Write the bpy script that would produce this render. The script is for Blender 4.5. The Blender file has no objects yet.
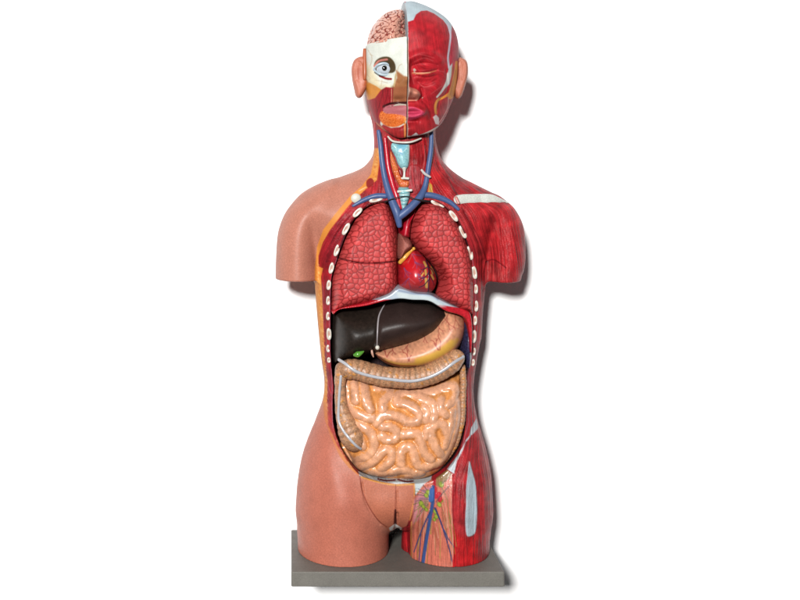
import bpy, math, random
import numpy as np
from mathutils import Vector

# ---------------------------------------------------------------- camera, light, exposure
sc = bpy.context.scene
U = 0.0015                      # metres per unit (one unit = one photo pixel at the body's mid plane)
ZB = 26.0                       # units: underside of the base
VX, VY, DC = 291.0, 172.0, 1173.0
CAMX, CAMZ = VX - 400.0, 590.0 - VY

def W(x, y, z): return Vector((x * U, y * U, (z - ZB) * U))

cam_d = bpy.data.cameras.new('camera'); cam = bpy.data.objects.new('camera', cam_d)
sc.collection.objects.link(cam)
cam.location = W(CAMX, -DC, CAMZ); cam.rotation_euler = (math.radians(90), 0, 0)
cam_d.sensor_width = 36.0; cam_d.lens = 36.0 * DC / 800.0
cam_d.shift_x = (400 - VX) / 800.0; cam_d.shift_y = -(300 - VY) / 800.0
cam_d.clip_end = 50
sc.camera = cam

world = bpy.data.worlds.new('World'); sc.world = world; world.use_nodes = True
bg = world.node_tree.nodes['Background']
bg.inputs['Color'].default_value = (1, 1, 1, 1); bg.inputs['Strength'].default_value = 0.08

def area(name, x, y, z, size, power, target=(0, 0, 300)):
    l = bpy.data.lights.new(name, 'AREA'); l.shape = 'SQUARE'; l.size = size; l.energy = power
    l.color = (1.0, 0.985, 0.965)
    o = bpy.data.objects.new(name, l); sc.collection.objects.link(o)
    o.location = W(x, y, z)
    o.rotation_euler = (W(*target) - o.location).to_track_quat('-Z', 'Y').to_euler()
    return o
area('key_softbox', -590, -2560, 1010, 0.42, 300)

vs = sc.view_settings
vs.view_transform = 'Standard'; vs.look = 'None'; vs.exposure = 0; vs.gamma = 1; vs.use_curve_mapping = False
LIGHT_K = 1.62                  # measured brightness of a front facing white surface

# ---------------------------------------------------------------- geometry helpers
def P(px, py, Y=0.0):
    s = (DC + Y) / DC
    return (CAMX + (px - VX) * s, Y, CAMZ - (py - VY) * s)
def proj(V):
    s = DC / (DC + V[:, 1])
    return VX + (V[:, 0] - CAMX) * s, VY + (CAMZ - V[:, 2]) * s
def poly(pts, Y=0.0):
    return np.array([[P(a, b, Y)[0], P(a, b, Y)[2]] for a, b in pts], np.float32)
def crom(pts, n=5, closed=True):
    p = np.asarray(pts, float); N = len(p); out = []
    rng = range(N) if closed else range(N - 1)
    for i in rng:
        if closed: a, b, c, d = p[i - 1], p[i], p[(i + 1) % N], p[(i + 2) % N]
        else: a, b, c, d = p[max(i - 1, 0)], p[i], p[i + 1], p[min(i + 2, N - 1)]
        for k in range(n):
            t = k / n
            out.append(.5 * ((2 * b) + (c - a) * t + (2 * a - 5 * b + 4 * c - d) * t * t + (3 * b - a - 3 * c + d) * t ** 3))
    if not closed: out.append(p[-1])
    return np.array(out)
def seg_dist(Xg, Zg, pts, closed=False, want_t=False):
    """unsigned distance to a polyline (and arc length of the nearest point)"""
    D = np.full(Xg.shape, 1e9, np.float32); T = np.zeros(Xg.shape, np.float32); acc = 0.0
    n = len(pts)
    for i in range(n if closed else n - 1):
        ax, az = pts[i][:2]; bx, bz = pts[(i + 1) % n][:2]
        dx, dz = bx - ax, bz - az; L2 = dx * dx + dz * dz + 1e-9
        t = np.clip(((Xg - ax) * dx + (Zg - az) * dz) / L2, 0, 1)
        d = np.hypot(Xg - ax - t * dx, Zg - az - t * dz)
        m = d < D
        D = np.where(m, d, D); T = np.where(m, acc + t * math.sqrt(L2), T)
        acc += math.sqrt(L2)
    return (D, T) if want_t else D
def inside(Xg, Zg, pts):
    c = np.zeros(Xg.shape, bool); n = len(pts)
    for i in range(n):
        ax, az = pts[i]; bx, bz = pts[(i + 1) % n]
        if az == bz: continue
        c ^= ((az > Zg) != (bz > Zg)) & (Xg < (bx - ax) * (Zg - az) / (bz - az) + ax)
    return c
def sd(Xg, Zg, pts):
    """signed distance, positive INSIDE"""
    d = seg_dist(Xg, Zg, pts, True)
    return np.where(inside(Xg, Zg, pts), d, -d).astype(np.float32)
def blur(A, s):
    r = int(3 * s + 1); k = np.exp(-np.arange(-r, r + 1) ** 2 / (2 * s * s)); k /= k.sum()
    for ax in (0, 1):
        B = np.pad(A, [(r, r) if a == ax else (0, 0) for a in (0, 1)], mode='edge')
        C_ = np.zeros_like(A)
        for i, w in enumerate(k):
            C_ += w * (B[i:i + A.shape[0]] if ax == 0 else B[:, i:i + A.shape[1]])
        A = C_
    return A
def smooth01(x, a, b):
    t = np.clip((x - a) / (b - a), 0, 1); return t * t * (3 - 2 * t)
def smin(a, b, k):
    h = np.clip(.5 + .5 * (b - a) / k, 0, 1); return b * (1 - h) + a * h - k * h * (1 - h)
def smax(a, b, k): return -smin(-a, -b, k)

class Grid:
    def __init__(s, x0, x1, y0, y1, z0, z1, st):
        s.x = np.arange(x0, x1, st, dtype=np.float32); s.y = np.arange(y0, y1, st, dtype=np.float32)
        s.z = np.arange(z0, z1, st, dtype=np.float32); s.st = st
        s.X, s.Z = np.meshgrid(s.x, s.z, indexing='ij')        # 2-D fields over (x, z)
        s.Y3 = s.y[None, :, None]
    def sd(s, pts, soft=3.0, Y=0.0, crn=4):
        q = poly(crom(pts, crn) if crn else pts, Y); d = sd(s.X, s.Z, q)
        if soft:
            w = smooth01(d, 3, 9); d = d * (1 - w) + blur(d, soft / s.st) * w
        return d
    def px(s, Y): # pixel coordinates of the 2-D grid at depth Y
        k = DC / (DC + Y); return VX + (s.X - CAMX) * k, VY + (CAMZ - s.Z) * k
def inflate(g, d, R, b, cy=0.0, disp=None, bback=None):
    """rounded body: outline distance d, edge radius R, half depth b"""
    u = np.maximum(1 - d / R, 0) if np.isscalar(R) else np.maximum(1 - d / R, 0)
    u = u[:, None, :]
    b = b if np.isscalar(b) else b[:, None, :]
    Y = g.Y3 - cy
    if disp is not None: Y = Y + disp[:, None, :] * np.clip(-Y / 14., 0, 1)
    bb = b if bback is None else np.where(Y > 0, bback, b)
    k = np.sqrt(u * u + (Y / bb) ** 2)
    R3 = R if np.isscalar(R) else R[:, None, :]
    return ((k - 1) * np.minimum(R3, bb)).astype(np.float32)

def surfnet(F, g):
    S = F < 0
    nx, ny, nz = F.shape
    c = [S[i:nx - 1 + i, j:ny - 1 + j, k:nz - 1 + k] for i in (0, 1) for j in (0, 1) for k in (0, 1)]
    a = c[0].copy(); o = c[0].copy()
    for q in c[1:]: a &= q; o |= q
    act = np.argwhere(o & ~a)
    idx = np.full((nx - 1, ny - 1, nz - 1), -1, np.int32)
    I, J, K = act.T
    idx[I, J, K] = np.arange(len(act))
    acc = np.zeros((len(act), 3)); cnt = np.zeros(len(act))
    cor = [(i, j, k) for i in (0, 1) for j in (0, 1) for k in (0, 1)]
    for p in cor:
        for ax in range(3):
            if p[ax]: continue
            q = list(p); q[ax] = 1
            f0 = F[I + p[0], J + p[1], K + p[2]]; f1 = F[I + q[0], J + q[1], K + q[2]]
            m = (f0 < 0) != (f1 < 0)
            t = np.where(m, f0 / np.where(m, f0 - f1, 1), 0)
            pos = np.tile(np.array(p, float), (len(act), 1)); pos[:, ax] = t
            acc[m] += pos[m]; cnt[m] += 1
    V = act + acc / cnt[:, None]
    V = V * g.st + np.array([g.x[0], g.y[0], g.z[0]])
    faces = []
    for ax in range(3):
        sl0 = [slice(1, -1)] * 3; sl1 = [slice(1, -1)] * 3
        sl0[ax] = slice(0, -1); sl1[ax] = slice(1, None)
        s0, s1 = S[tuple(sl0)], S[tuple(sl1)]
        for flip in (0, 1):
            m = (s0 & ~s1) if not flip else (~s0 & s1)
            e = np.argwhere(m)
            if not len(e): continue
            off = np.ones(3, int); off[ax] = 0
            e = e + off
            b1, b2 = (ax + 1) % 3, (ax + 2) % 3
            def cell(d1, d2):
                q = e.copy(); q[:, b1] -= d1; q[:, b2] -= d2
                return idx[q[:, 0], q[:, 1], q[:, 2]]
            quad = np.stack([cell(1, 1), cell(0, 1), cell(0, 0), cell(1, 0)], 1)
            if flip: quad = quad[:, ::-1]
            faces.append(quad)
    Fq = np.concatenate(faces)
    Fq = Fq[(Fq >= 0).all(1)]
    # one gentle smoothing pass (keeps volume by a second inflating pass)
    for lam in (.5, -.45):
        ac = np.zeros_like(V); ct = np.zeros(len(V))
        for i in range(4):
            a_, b_ = Fq[:, i], Fq[:, (i + 1) % 4]
            for d in range(3): ac[:, d] += np.bincount(a_, V[b_, d], len(V))
            ct += np.bincount(a_, minlength=len(V))
        ok = ct > 0
        V[ok] += lam * (ac[ok] / ct[ok, None] - V[ok])
    return V, Fq
def vnormals(V, F):
    n = np.cross(V[F[:, 2]] - V[F[:, 0]], V[F[:, 3]] - V[F[:, 1]])
    N = np.stack([sum(np.bincount(F[:, i], n[:, d], len(V)) for i in range(F.shape[1])) for d in range(3)], 1)
    return N / (np.linalg.norm(N, axis=1, keepdims=True) + 1e-12)

def lin(c):
    c = np.asarray(c, float) / 255.
    return np.where(c <= .04045, c / 12.92, ((c + .055) / 1.055) ** 2.4)
def alb(c, a=1.0): return lin(c) * a / LIGHT_K

ROOT = None
def mesh_obj(name, V, F, mat, parent=None, col=None, h=None, N=None):
    me = bpy.data.meshes.new(name)
    V = np.asarray(V, float); F = np.asarray(F)
    Vm = V * U; Vm[:, 2] -= ZB * U
    me.vertices.add(len(Vm)); me.vertices.foreach_set('co', Vm.astype(np.float32).ravel())
    n, k = F.shape
    me.loops.add(n * k); me.loops.foreach_set('vertex_index', F.astype(np.int32).ravel())
    me.polygons.add(n); me.polygons.foreach_set('loop_start', np.arange(0, n * k, k, dtype=np.int32))
    me.polygons.foreach_set('use_smooth', np.ones(n, bool))
    me.update(calc_edges=True); me.validate()
    if col is not None:
        a = me.color_attributes.new('Col', 'FLOAT_COLOR', 'POINT')
        c4 = np.ones((len(V), 4), np.float32); c4[:, :3] = col
        a.data.foreach_set('color', c4.ravel())
    if h is not None:
        a = me.attributes.new('hgt', 'FLOAT', 'POINT'); a.data.foreach_set('value', np.asarray(h, np.float32))
    if N is not None: me.normals_split_custom_set_from_vertices(N.tolist())
    me.materials.append(mat)
    o = bpy.data.objects.new(name, me); sc.collection.objects.link(o)
    if parent is not None: o.parent = parent
    return o

# ---------------------------------------------------------------- paint canvases (painted colour of the model, with some shade painted in)
class Canvas:
    K = 3.0
    def __init__(s, x0, y0, x1, y1, base):
        s.x0, s.y0 = x0, y0; w, h = int((x1 - x0) * s.K), int((y1 - y0) * s.K)
        s.a = np.empty((w, h, 3), np.float32); s.a[:] = base
        s.h = np.zeros((w, h), np.float32)
        s.PX, s.PY = np.meshgrid(x0 + (np.arange(w) + .5) / s.K, y0 + (np.arange(h) + .5) / s.K, indexing='ij')
        s.PX = s.PX.astype(np.float32); s.PY = s.PY.astype(np.float32)
    def _sub(s, pts, pad):
        p = np.asarray(pts)[:, :2]; lo = p.min(0) - pad; hi = p.max(0) + pad
        i0 = max(int((lo[0] - s.x0) * s.K), 0); i1 = min(int((hi[0] - s.x0) * s.K) + 1, s.a.shape[0])
        j0 = max(int((lo[1] - s.y0) * s.K), 0); j1 = min(int((hi[1] - s.y0) * s.K) + 1, s.a.shape[1])
        return slice(i0, max(i1, i0)), slice(j0, max(j1, j0))
    def fill(s, pts, c, soft=.8, smooth=0, a=1.0, tex=None, h=0):
        if smooth: pts = crom(pts, smooth)
        sl = s._sub(pts, 3)
        if s.a[sl].size == 0: return
        d = sd(s.PX[sl], s.PY[sl], np.asarray(pts, np.float32))
        m = a * smooth01(d, -soft / 2, soft / 2)
        col = np.asarray(c, np.float32)
        if tex is not None: col = col * tex[sl][..., None]
        s.a[sl] = s.a[sl] * (1 - m[..., None]) + col * m[..., None]
        s.h[sl] += h * m
    def line(s, pts, c, w=1.0, soft=.7, smooth=4, a=1.0, h=0, w1=None):
        if smooth and len(pts) > 2: pts = crom(pts, smooth, False)
        sl = s._sub(pts, max(w, w1 or 0) + 2)
        if s.a[sl].size == 0: return
        d, t = seg_dist(s.PX[sl], s.PY[sl], pts, False, True)
        if w1 is not None:
            L = sum(math.dist(pts[i][:2], pts[i + 1][:2]) for i in range(len(pts) - 1)); w = w + (w1 - w) * t / L
        m = a * (1 - smooth01(d, w / 2 - soft / 2, w / 2 + soft / 2))
        s.a[sl] = s.a[sl] * (1 - m[..., None]) + np.asarray(c, np.float32) * m[..., None]
        s.h[sl] += h * m
    def sample(s, arr, px, py):
        u = np.clip((px - s.x0) * s.K - .5, 0, arr.shape[0] - 1.001); v = np.clip((py - s.y0) * s.K - .5, 0, arr.shape[1] - 1.001)
        i, j = u.astype(int), v.astype(int); fu, fv = u - i, v - j
        if arr.ndim == 3: fu, fv = fu[:, None], fv[:, None]
        return (arr[i, j] * (1 - fu) * (1 - fv) + arr[i + 1, j] * fu * (1 - fv) + arr[i, j + 1] * (1 - fu) * fv + arr[i + 1, j + 1] * fu * fv)
    def color(s, V):
        px, py = proj(V); return alb(s.sample(s.a, px, py)), s.sample(s.h, px, py)
RS = np.random.RandomState(7)
def fnoise(shape, lo, hi, seed=1):
    """band limited noise, feature size lo..hi samples, unit variance"""
    r = np.random.RandomState(seed).randn(*shape)
    f = np.fft.rfft2(r); k = np.hypot(np.fft.fftfreq(shape[0])[:, None], np.fft.rfftfreq(shape[1])[None])
    k = np.maximum(k, 1e-6); w = np.exp(-(k * lo) ** 2) * (1 - np.exp(-(k * hi) ** 2))
    q = np.fft.irfft2(f * w, s=shape); return (q / q.std()).astype(np.float32)
def lic(shape, ang, L=26, seed=3, grain=1.3):
    """streaks along a direction field (angle from straight down, radians, leaning to +x)"""
    n = fnoise(shape, grain * 2.2, grain * 14, seed)
    I, J = np.meshgrid(np.arange(shape[0]), np.arange(shape[1]), indexing='ij')
    acc = n.copy(); w = 1
    for sgn in (-1, 1):
        x = I.astype(np.float32); y = J.astype(np.float32)
        for k in range(L):
            ii = np.clip(x.astype(int), 0, shape[0] - 1); jj = np.clip(y.astype(int), 0, shape[1] - 1)
            a = ang[ii, jj]; x = x + sgn * 1.6 * np.sin(a); y = y + sgn * 1.6 * np.cos(a)
            ii = np.clip(x.astype(int), 0, shape[0] - 1); jj = np.clip(y.astype(int), 0, shape[1] - 1)
            acc += n[ii, jj]; w += 1
    return acc / acc.std()

# ---------------------------------------------------------------- materials
def material(name, color=None, rough=.4, spec=.5, mottle=.10, mscale=900., bump=.0, bscale=300., hb=0.0, coat=0.0, grain=.05):
    m = bpy.data.materials.new(name); m.use_nodes = True
    nt = m.node_tree; N = nt.nodes; L = nt.links; b = N['Principled BSDF']
    b.inputs['Roughness'].default_value = rough; b.inputs['Specular IOR Level'].default_value = spec
    b.inputs['Coat Weight'].default_value = coat; b.inputs['Coat Roughness'].default_value = .12
    tc = N.new('ShaderNodeTexCoord')
    if color is None:
        src = N.new('ShaderNodeVertexColor'); src.layer_name = 'Col'; csock = src.outputs['Color']
    else:
        rgb = N.new('ShaderNodeRGB'); rgb.outputs[0].default_value = (*alb(color), 1); csock = rgb.outputs[0]
    def noise(scale, detail=2):
        n = N.new('ShaderNodeTexNoise'); n.inputs['Scale'].default_value = scale; n.inputs['Detail'].default_value = detail
        L.new(tc.outputs['Object'], n.inputs['Vector']); return n
    def scale_color(sock, fac_sock, amt):
        mr = N.new('ShaderNodeMapRange'); mr.inputs['From Min'].default_value = .25; mr.inputs['From Max'].default_value = .75
        mr.inputs['To Min'].default_value = 1 - amt; mr.inputs['To Max'].default_value = 1 + amt
        L.new(fac_sock, mr.inputs['Value'])
        vm = N.new('ShaderNodeVectorMath'); vm.operation = 'SCALE'
        L.new(sock, vm.inputs[0]); L.new(mr.outputs[0], vm.inputs['Scale']); return vm.outputs[0]
    s = scale_color(csock, noise(60, 4).outputs['Fac'], mottle)
    s = scale_color(s, noise(mscale, 1).outputs['Fac'], grain)
    L.new(s, b.inputs['Base Color'])
    # uneven varnish
    mr = N.new('ShaderNodeMapRange'); mr.inputs['To Min'].default_value = rough * .75; mr.inputs['To Max'].default_value = rough * 1.3
    L.new(noise(45, 3).outputs['Fac'], mr.inputs['Value']); L.new(mr.outputs[0], b.inputs['Roughness'])
    last = None
    if bump:
        bn = N.new('ShaderNodeBump'); bn.inputs['Strength'].default_value = bump; bn.inputs['Distance'].default_value = .001
        L.new(noise(bscale, 4).outputs['Fac'], bn.inputs['Height']); last = bn
    if hb:
        at = N.new('ShaderNodeAttribute'); at.attribute_name = 'hgt'
        b2 = N.new('ShaderNodeBump'); b2.inputs['Strength'].default_value = 1.0; b2.inputs['Distance'].default_value = hb
        L.new(at.outputs['Fac'], b2.inputs['Height'])
        if last: L.new(last.outputs[0], b2.inputs['Normal'])
        last = b2
    if last: L.new(last.outputs[0], b.inputs['Normal'])
    return m
M = {}
M['skin'] = material('skin_paint', rough=.48, spec=.26, mottle=.08, mscale=620, grain=.09, bump=.25, bscale=420, hb=.0006)
M['muscle'] = material('muscle_paint', rough=.48, spec=.17, mottle=.16, grain=.10, bump=.25, bscale=260, hb=.0012)
M['gloss'] = material('varnished_paint', rough=.27, spec=.5, mottle=.10, grain=.05, bump=.15, bscale=220, hb=.0008)
M['gut'] = material('varnished_gut_paint', rough=.27, spec=.6, mottle=.08, grain=.05, bump=.12, bscale=110, hb=.0005)
M['stomach'] = material('stomach_paint', rough=.44, spec=.42, mottle=.08, grain=.05, bump=.3, bscale=60, hb=.0005)
M['colon'] = material('colon_paint', rough=.42, spec=.38, mottle=.14, grain=.05, bump=.2, bscale=160, hb=.0005)
M['face'] = material('face_paint', rough=.5, spec=.14, mottle=.12, grain=.08, bump=.2, bscale=260, hb=.0007)
M['dull'] = material('matt_paint', rough=.6, spec=.25, mottle=.08, grain=.06, bump=.2, hb=.0006)
M['white'] = material('ivory_paint', (226, 222, 208), rough=.4, mottle=.06, bump=.2)
M['vein'] = material('vein_blue_paint', (76, 98, 146), rough=.42, spec=.35, mottle=.12, bump=.2)
M['artery'] = material('artery_red_paint', (196, 26, 48), rough=.3, mottle=.1, bump=.2)
M['base'] = material('base_grey_laminate', (124, 121, 114), rough=.55, spec=.3, mottle=.08, mscale=1100, grain=.2, bump=.4, bscale=1100)
M['wall'] = material('white_backdrop_paper', (255, 255, 255), rough=.9, spec=.0, mottle=0, grain=0)
M['wall'].node_tree.nodes['Principled BSDF'].inputs['Base Color'].links and M['wall'].node_tree.links.remove(
    M['wall'].node_tree.nodes['Principled BSDF'].inputs['Base Color'].links[0])
M['wall'].node_tree.nodes['Principled BSDF'].inputs['Base Color'].default_value = (.93, .93, .93, 1)

# ---------------------------------------------------------------- the setting
bw = mesh_obj('backdrop', [(-1300, 68, -900), (1300, 68, -900), (1300, 68, 1500), (-1300, 68, 1500)], [(0, 1, 2, 3)], M['wall'])
bw['kind'] = 'structure'

ROOT = bpy.data.objects.new('anatomical_torso', None); sc.collection.objects.link(ROOT)
ROOT['category'] = 'anatomical model'
ROOT['label'] = 'human torso model with half skinned head and open trunk of painted organs on grey base'

# ---------------------------------------------------------------- tubes and boxes
def tube(name, pts, rad, mat, parent, ns=14, n=6, flat=1.0, col=None):
    """pts: world-unit points; rad: scalar or list"""
    p = np.asarray(pts, float); r = np.full(len(p), rad, float) if np.isscalar(rad) else np.asarray(rad, float)
    q = crom(np.column_stack([p, r]), n, False); p, r = q[:, :3], q[:, 3]
    # rounded ends
    d0 = p[0] - p[1]; d0 /= np.linalg.norm(d0); d1 = p[-1] - p[-2]; d1 /= np.linalg.norm(d1)
    p = np.vstack([p[0] + d0 * r[0] * .7, p[0] + d0 * r[0] * .5, p, p[-1] + d1 * r[-1] * .5, p[-1] + d1 * r[-1] * .7])
    r = np.concatenate([[r[0] * .3, r[0] * .8], r, [r[-1] * .8, r[-1] * .3]])
    T = np.gradient(p, axis=0); T /= np.linalg.norm(T, axis=1, keepdims=True)
    up = np.array([0, 1.0, 0]); A = np.cross(T, up); A /= np.linalg.norm(A, axis=1, keepdims=True) + 1e-9; B = np.cross(A, T)
    th = np.linspace(0, 2 * math.pi, ns, endpoint=False)
    V = (p[:, None] + r[:, None, None] * (np.cos(th)[None, :, None] * A[:, None] + flat * np.sin(th)[None, :, None] * B[:, None])).reshape(-1, 3)
    F = []
    m = len(p)
    for i in range(m - 1):
        for j in range(ns):
            F.append((i * ns + j, i * ns + (j + 1) % ns, (i + 1) * ns + (j + 1) % ns, (i + 1) * ns + j))
    V = np.vstack([V, p[0], p[-1]]); c0, c1 = len(V) - 2, len(V) - 1
    for j in range(0, ns, 2):
        F.append((c0, (j + 2) % ns, j + 1, j)); F.append((c1, (m - 1) * ns + j, (m - 1) * ns + j + 1, (m - 1) * ns + (j + 2) % ns))
    F = np.array(F)
    nn = np.cross(V[F[:, 2]] - V[F[:, 0]], V[F[:, 3]] - V[F[:, 1]]); ctr = V[F].mean(1)
    ax = p[np.argmin(((ctr[:, None] - p[None]) ** 2).sum(2), 1)]
    if ((ctr - ax) * nn).sum() < 0: F = F[:, ::-1]
    return mesh_obj(name, V, F, mat, parent)

def organ(name, g, F, mat, parent, canvas=None, colfn=None):
    V, Fq = surfnet(F, g)
    # drop stray islands is unnecessary: every field here is one body
    col = h = None
    if canvas is not None: col, h = canvas.color(V)
    if colfn is not None: col, h = colfn(V, vnormals(V, Fq), col, h)
    o = mesh_obj(name, V, Fq, mat, parent, col, h)
    return o, V
class HeightMap:
    """front-most depth of meshes over photo pixels, to lay small parts on a surface"""
    def __init__(s): s.m = {}
    def add(s, V):
        px, py = proj(V); m = V[:, 1] < 30
        kx = np.round(px[m]).astype(int); ky = np.round(py[m]).astype(int); y = V[m, 1]
        o = np.argsort(-y)
        key = kx[o] * 1000 + ky[o]
        arr = getattr(s, 'arr', None)
        if arr is None: s.arr = arr = np.full(1000 * 1000, np.nan)
        tmp = np.full(1000 * 1000, np.nan); tmp[key] = y[o]
        s.arr = np.fmin(arr, tmp)
        return s
    def __call__(s, px, py):
        for r in (0, 1, 2, 3):
            x, y = int(round(px)), int(round(py))
            v = [s.arr[(x + i) * 1000 + y + j] for i in range(-r, r + 1) for j in range(-r, r + 1)]
            v = [q for q in v if q == q]
            if v: return float(np.median(v))
        return -35.

# ================================================================= BODY SHELL
def body():
    st = .8
    g = Grid(-130, 130, -62, 62, 39, 520, st)
    PX, PY = g.px(-30)
    A = [(370, 70), (366.5, 96), (369, 110), (372.3, 124), (374, 141), (373, 154), (367, 163.5), (358, 170), (335.5, 178.5), (314.5, 187.5), (300, 197), (296, 212),
         (308, 235), (315, 260), (315, 285), (317, 315), (319.5, 342), (321.5, 361), (324, 378), (324, 392), (321, 405), (315, 421), (305.5, 450), (300, 475),
         (298, 495), (298, 515), (310, 527), (350, 528), (388, 528), (396, 525), (403, 528), (440, 528), (480, 527), (490, 515), (490, 490), (489, 471), (487.5, 464), (482.5, 440), (475, 409),
         (473, 390), (474, 375), (476, 361), (479.5, 342), (481, 336), (482.5, 311), (485, 285), (486, 262), (490, 240), (505, 215), (500, 199), (490, 193.5),
         (473, 184.5), (452.5, 171), (441, 159), (436, 144), (435, 129), (435, 70)]
    py = [60, 140, 160, 185, 215, 300, 400, 440, 480, 530]
    b = np.interp(PY, py, [40, 39, 37, 38, 41, 42, 42, 45, 50, 54]).astype(np.float32)
    R = np.interp(PY, py, [32, 32, 34, 36, 40, 42, 42, 44, 46, 46]).astype(np.float32)
    dA = g.sd(A, 4)
    disp = np.zeros_like(dA)
    def gb(cx, cz, sx, sz, h): 
        nonlocal disp
        disp += h * np.exp(-((PX - cx) / sx) ** 2 - ((PY - cz) / sz) ** 2)
    # sternomastoid / neck relief, trapezius hollow, groin
    def ridge(pts, w, h):
        nonlocal disp
        disp += h * np.exp(-(seg_dist(PX, PY, crom(pts, 4, False)) / w) ** 2)
    ridge([(434, 132), (440, 155), (447, 175), (452, 190)], 4, 2.0)
    ridge([(438, 165), (448, 180), (456, 190)], 2, -1.6)
    ridge([(376, 150), (379, 175), (377, 190)], 3, 1.5)
    ridge([(424, 140), (423, 160), (419, 188)], 4, 1.5)
    ridge([(408, 145), (416, 160), (414, 188)], 5, 2.0)
    gb(345, 500, 22, 30, 3)
    ridge([(361, 478), (363, 492), (369, 506), (379, 520)], 1.0, -1.3)
    ridge([(395.5, 486), (395.5, 512)], .9, -1.0)
    ridge([(395.5, 508), (395.5, 530)], 1.5, -3.2)
    ridge([(414, 484), (414.5, 496), (412, 510), (408, 524)], 1.2, -1.5)
    gb(388, 508, 17, 20, 3); gb(404, 506, 9, 16, 2)
    # pectoral and thigh muscle relief
    ridge([(463, 212), (478, 240), (486, 262)], 2.0, -1.6)
    ridge([(484, 262), (485, 290)], 2.5, -3)
    ridge([(338, 222), (326, 244), (322, 262)], 3, 1.0)
    ridge([(463, 448), (459, 475), (461, 510)], 8, 2.2); ridge([(479, 440), (483, 480), (483, 530)], 5, 2.0)
    ridge([(471, 470), (471, 530)], 4, -1.2)
    ridge([(451, 478), (451.5, 510), (453, 565)], 1.0, -1.2)
    fA = inflate(g, dA, R, b, 0, disp)
    armL = [(336, 182), (314.5, 187.5), (295, 201), (286, 211.5), (280, 225), (277, 240), (275.5, 275), (275.5, 340), (320, 340), (319, 260), (322, 225), (335, 205)]
    armR = [(466, 184), (490, 193.5), (508, 202.5), (517, 213), (523, 228), (524.8, 250), (523.5, 268), (519.5, 284), (518, 340), (482, 340), (485, 260), (482, 225), (472, 200)]
    zc = 311 + (g.X + 110) * -.006
    def arm(pts):
        d = g.sd(pts, 3)
        f = inflate(g, d, 26., 35., 0, disp)
        return smax(f, (zc[:, None, :] - g.z[None, None, :]) + 0 * g.Y3, 2.0)
    dsh = g.sd(armR, 3)
    F = smin(fA, arm(armL), 7.0); F = smin(F, arm(armR), 7.0)
    del fA
    legL = [(322, 425), (306, 450), (300, 478), (298, 500), (297, 530), (298, 556), (299, 700), (388, 700), (388.6, 556), (388.8, 530), (389, 505), (380, 475), (352, 440)]
    legR = [(470, 425), (484, 450), (489, 480), (491, 510), (490.5, 530), (489, 556), (488, 700), (400, 700), (401.5, 556), (404, 530), (403, 505), (412, 475), (438, 440)]
    FL = None
    for pts, sgn in ((legL, 0), (legR, 1)):
        d = g.sd(pts, 4, crn=3)
        dd = disp.copy()
        if sgn:
            dd -= 13 * (1 - smooth01(PX + np.maximum(0, PY - 530) * 0, 409.5, 412.5)) * smooth01(PY, 515, 530)
        q = inflate(g, d, 45., 57., 4, dd); FL = q if FL is None else np.minimum(FL, q)
    F = smin(F, FL, 7.0)
    # the open cavity
    C = [(386, 202), (370, 205), (357, 215), (346, 234), (337, 260), (332, 277), (331, 300), (331, 345), (332, 370), (334, 390), (333, 408), (334, 427),
         (339, 443), (348, 459), (358, 471), (368, 476), (385, 479.5), (400, 479), (415, 480.5), (430, 478), (442, 471), (454, 459), (463, 441), (467, 420), (467, 400), (467, 382),
         (470, 366), (473, 345), (473.5, 320), (473.5, 290), (471.5, 256), (464, 234), (455, 217), (443, 206), (430, 201), (416, 202), (405, 206), (396, 203)]
    dC = g.sd(C, 0, -38)
    cav = smax(-dC[:, None, :] + 0 * g.Y3, (g.Y3 - 22) + 0 * dC[:, None, :], 8)
    F = smax(F, -cav, 1.2)
    # wide rebates: shallow groove round the rim at the fat line
    F = np.maximum(F, 40.4 - g.z[None, None, :])
    V, Fq = surfnet(F, g); N = vnormals(V, Fq)
    return V, Fq, N, C

V, Fq, N, CAV = body()
cv = Canvas(262, 90, 540, 600, (170, 42, 47))
wv = cv.a.shape[:2]
PX, PY = cv.PX, cv.PY
# direction of the muscle fibres
ctrl = [(380, 140, 0), (415, 160, -2), (440, 150, 14), (450, 172, 38), (470, 190, 58), (490, 198, 70), (455, 215, 35), (470, 235, 24), (480, 225, 14), (500, 230, 4),
        (515, 240, 10), (500, 265, 3), (478, 270, 0), (492, 275, 0), (348, 220, -42), (330, 245, -30), (325, 280, 5), (325, 340, 0), (478, 330, -4), (472, 400, 2), (460, 470, -20), (456, 500, -4),
        (485, 470, 10), (484, 520, 0), (470, 550, 0), (407, 545, 4), (445, 520, 8), (425, 520, -12), (340, 440, 35), (350, 465, 50)]
num = np.zeros(wv); den = np.zeros(wv)
for a, b_, t in ctrl:
    w = 1 / (((PX - a) ** 2 + (PY - b_) ** 2) ** 1.5 + 60); num += w * math.radians(-t if False else t); den += w
ang = (num / den).astype(np.float32)
fib = lic(wv, ang, 26, 3, 1.5); fib2 = lic(wv, ang, 40, 9, 3.2)
big = fnoise(wv, 30, 200, 5)
tex = np.clip(1 + .075 * fib + .05 * fib2 + .06 * big, .7, 1.35)
cv.a *= tex[..., None]; cv.h += .16 * fib + .10 * fib2
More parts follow.
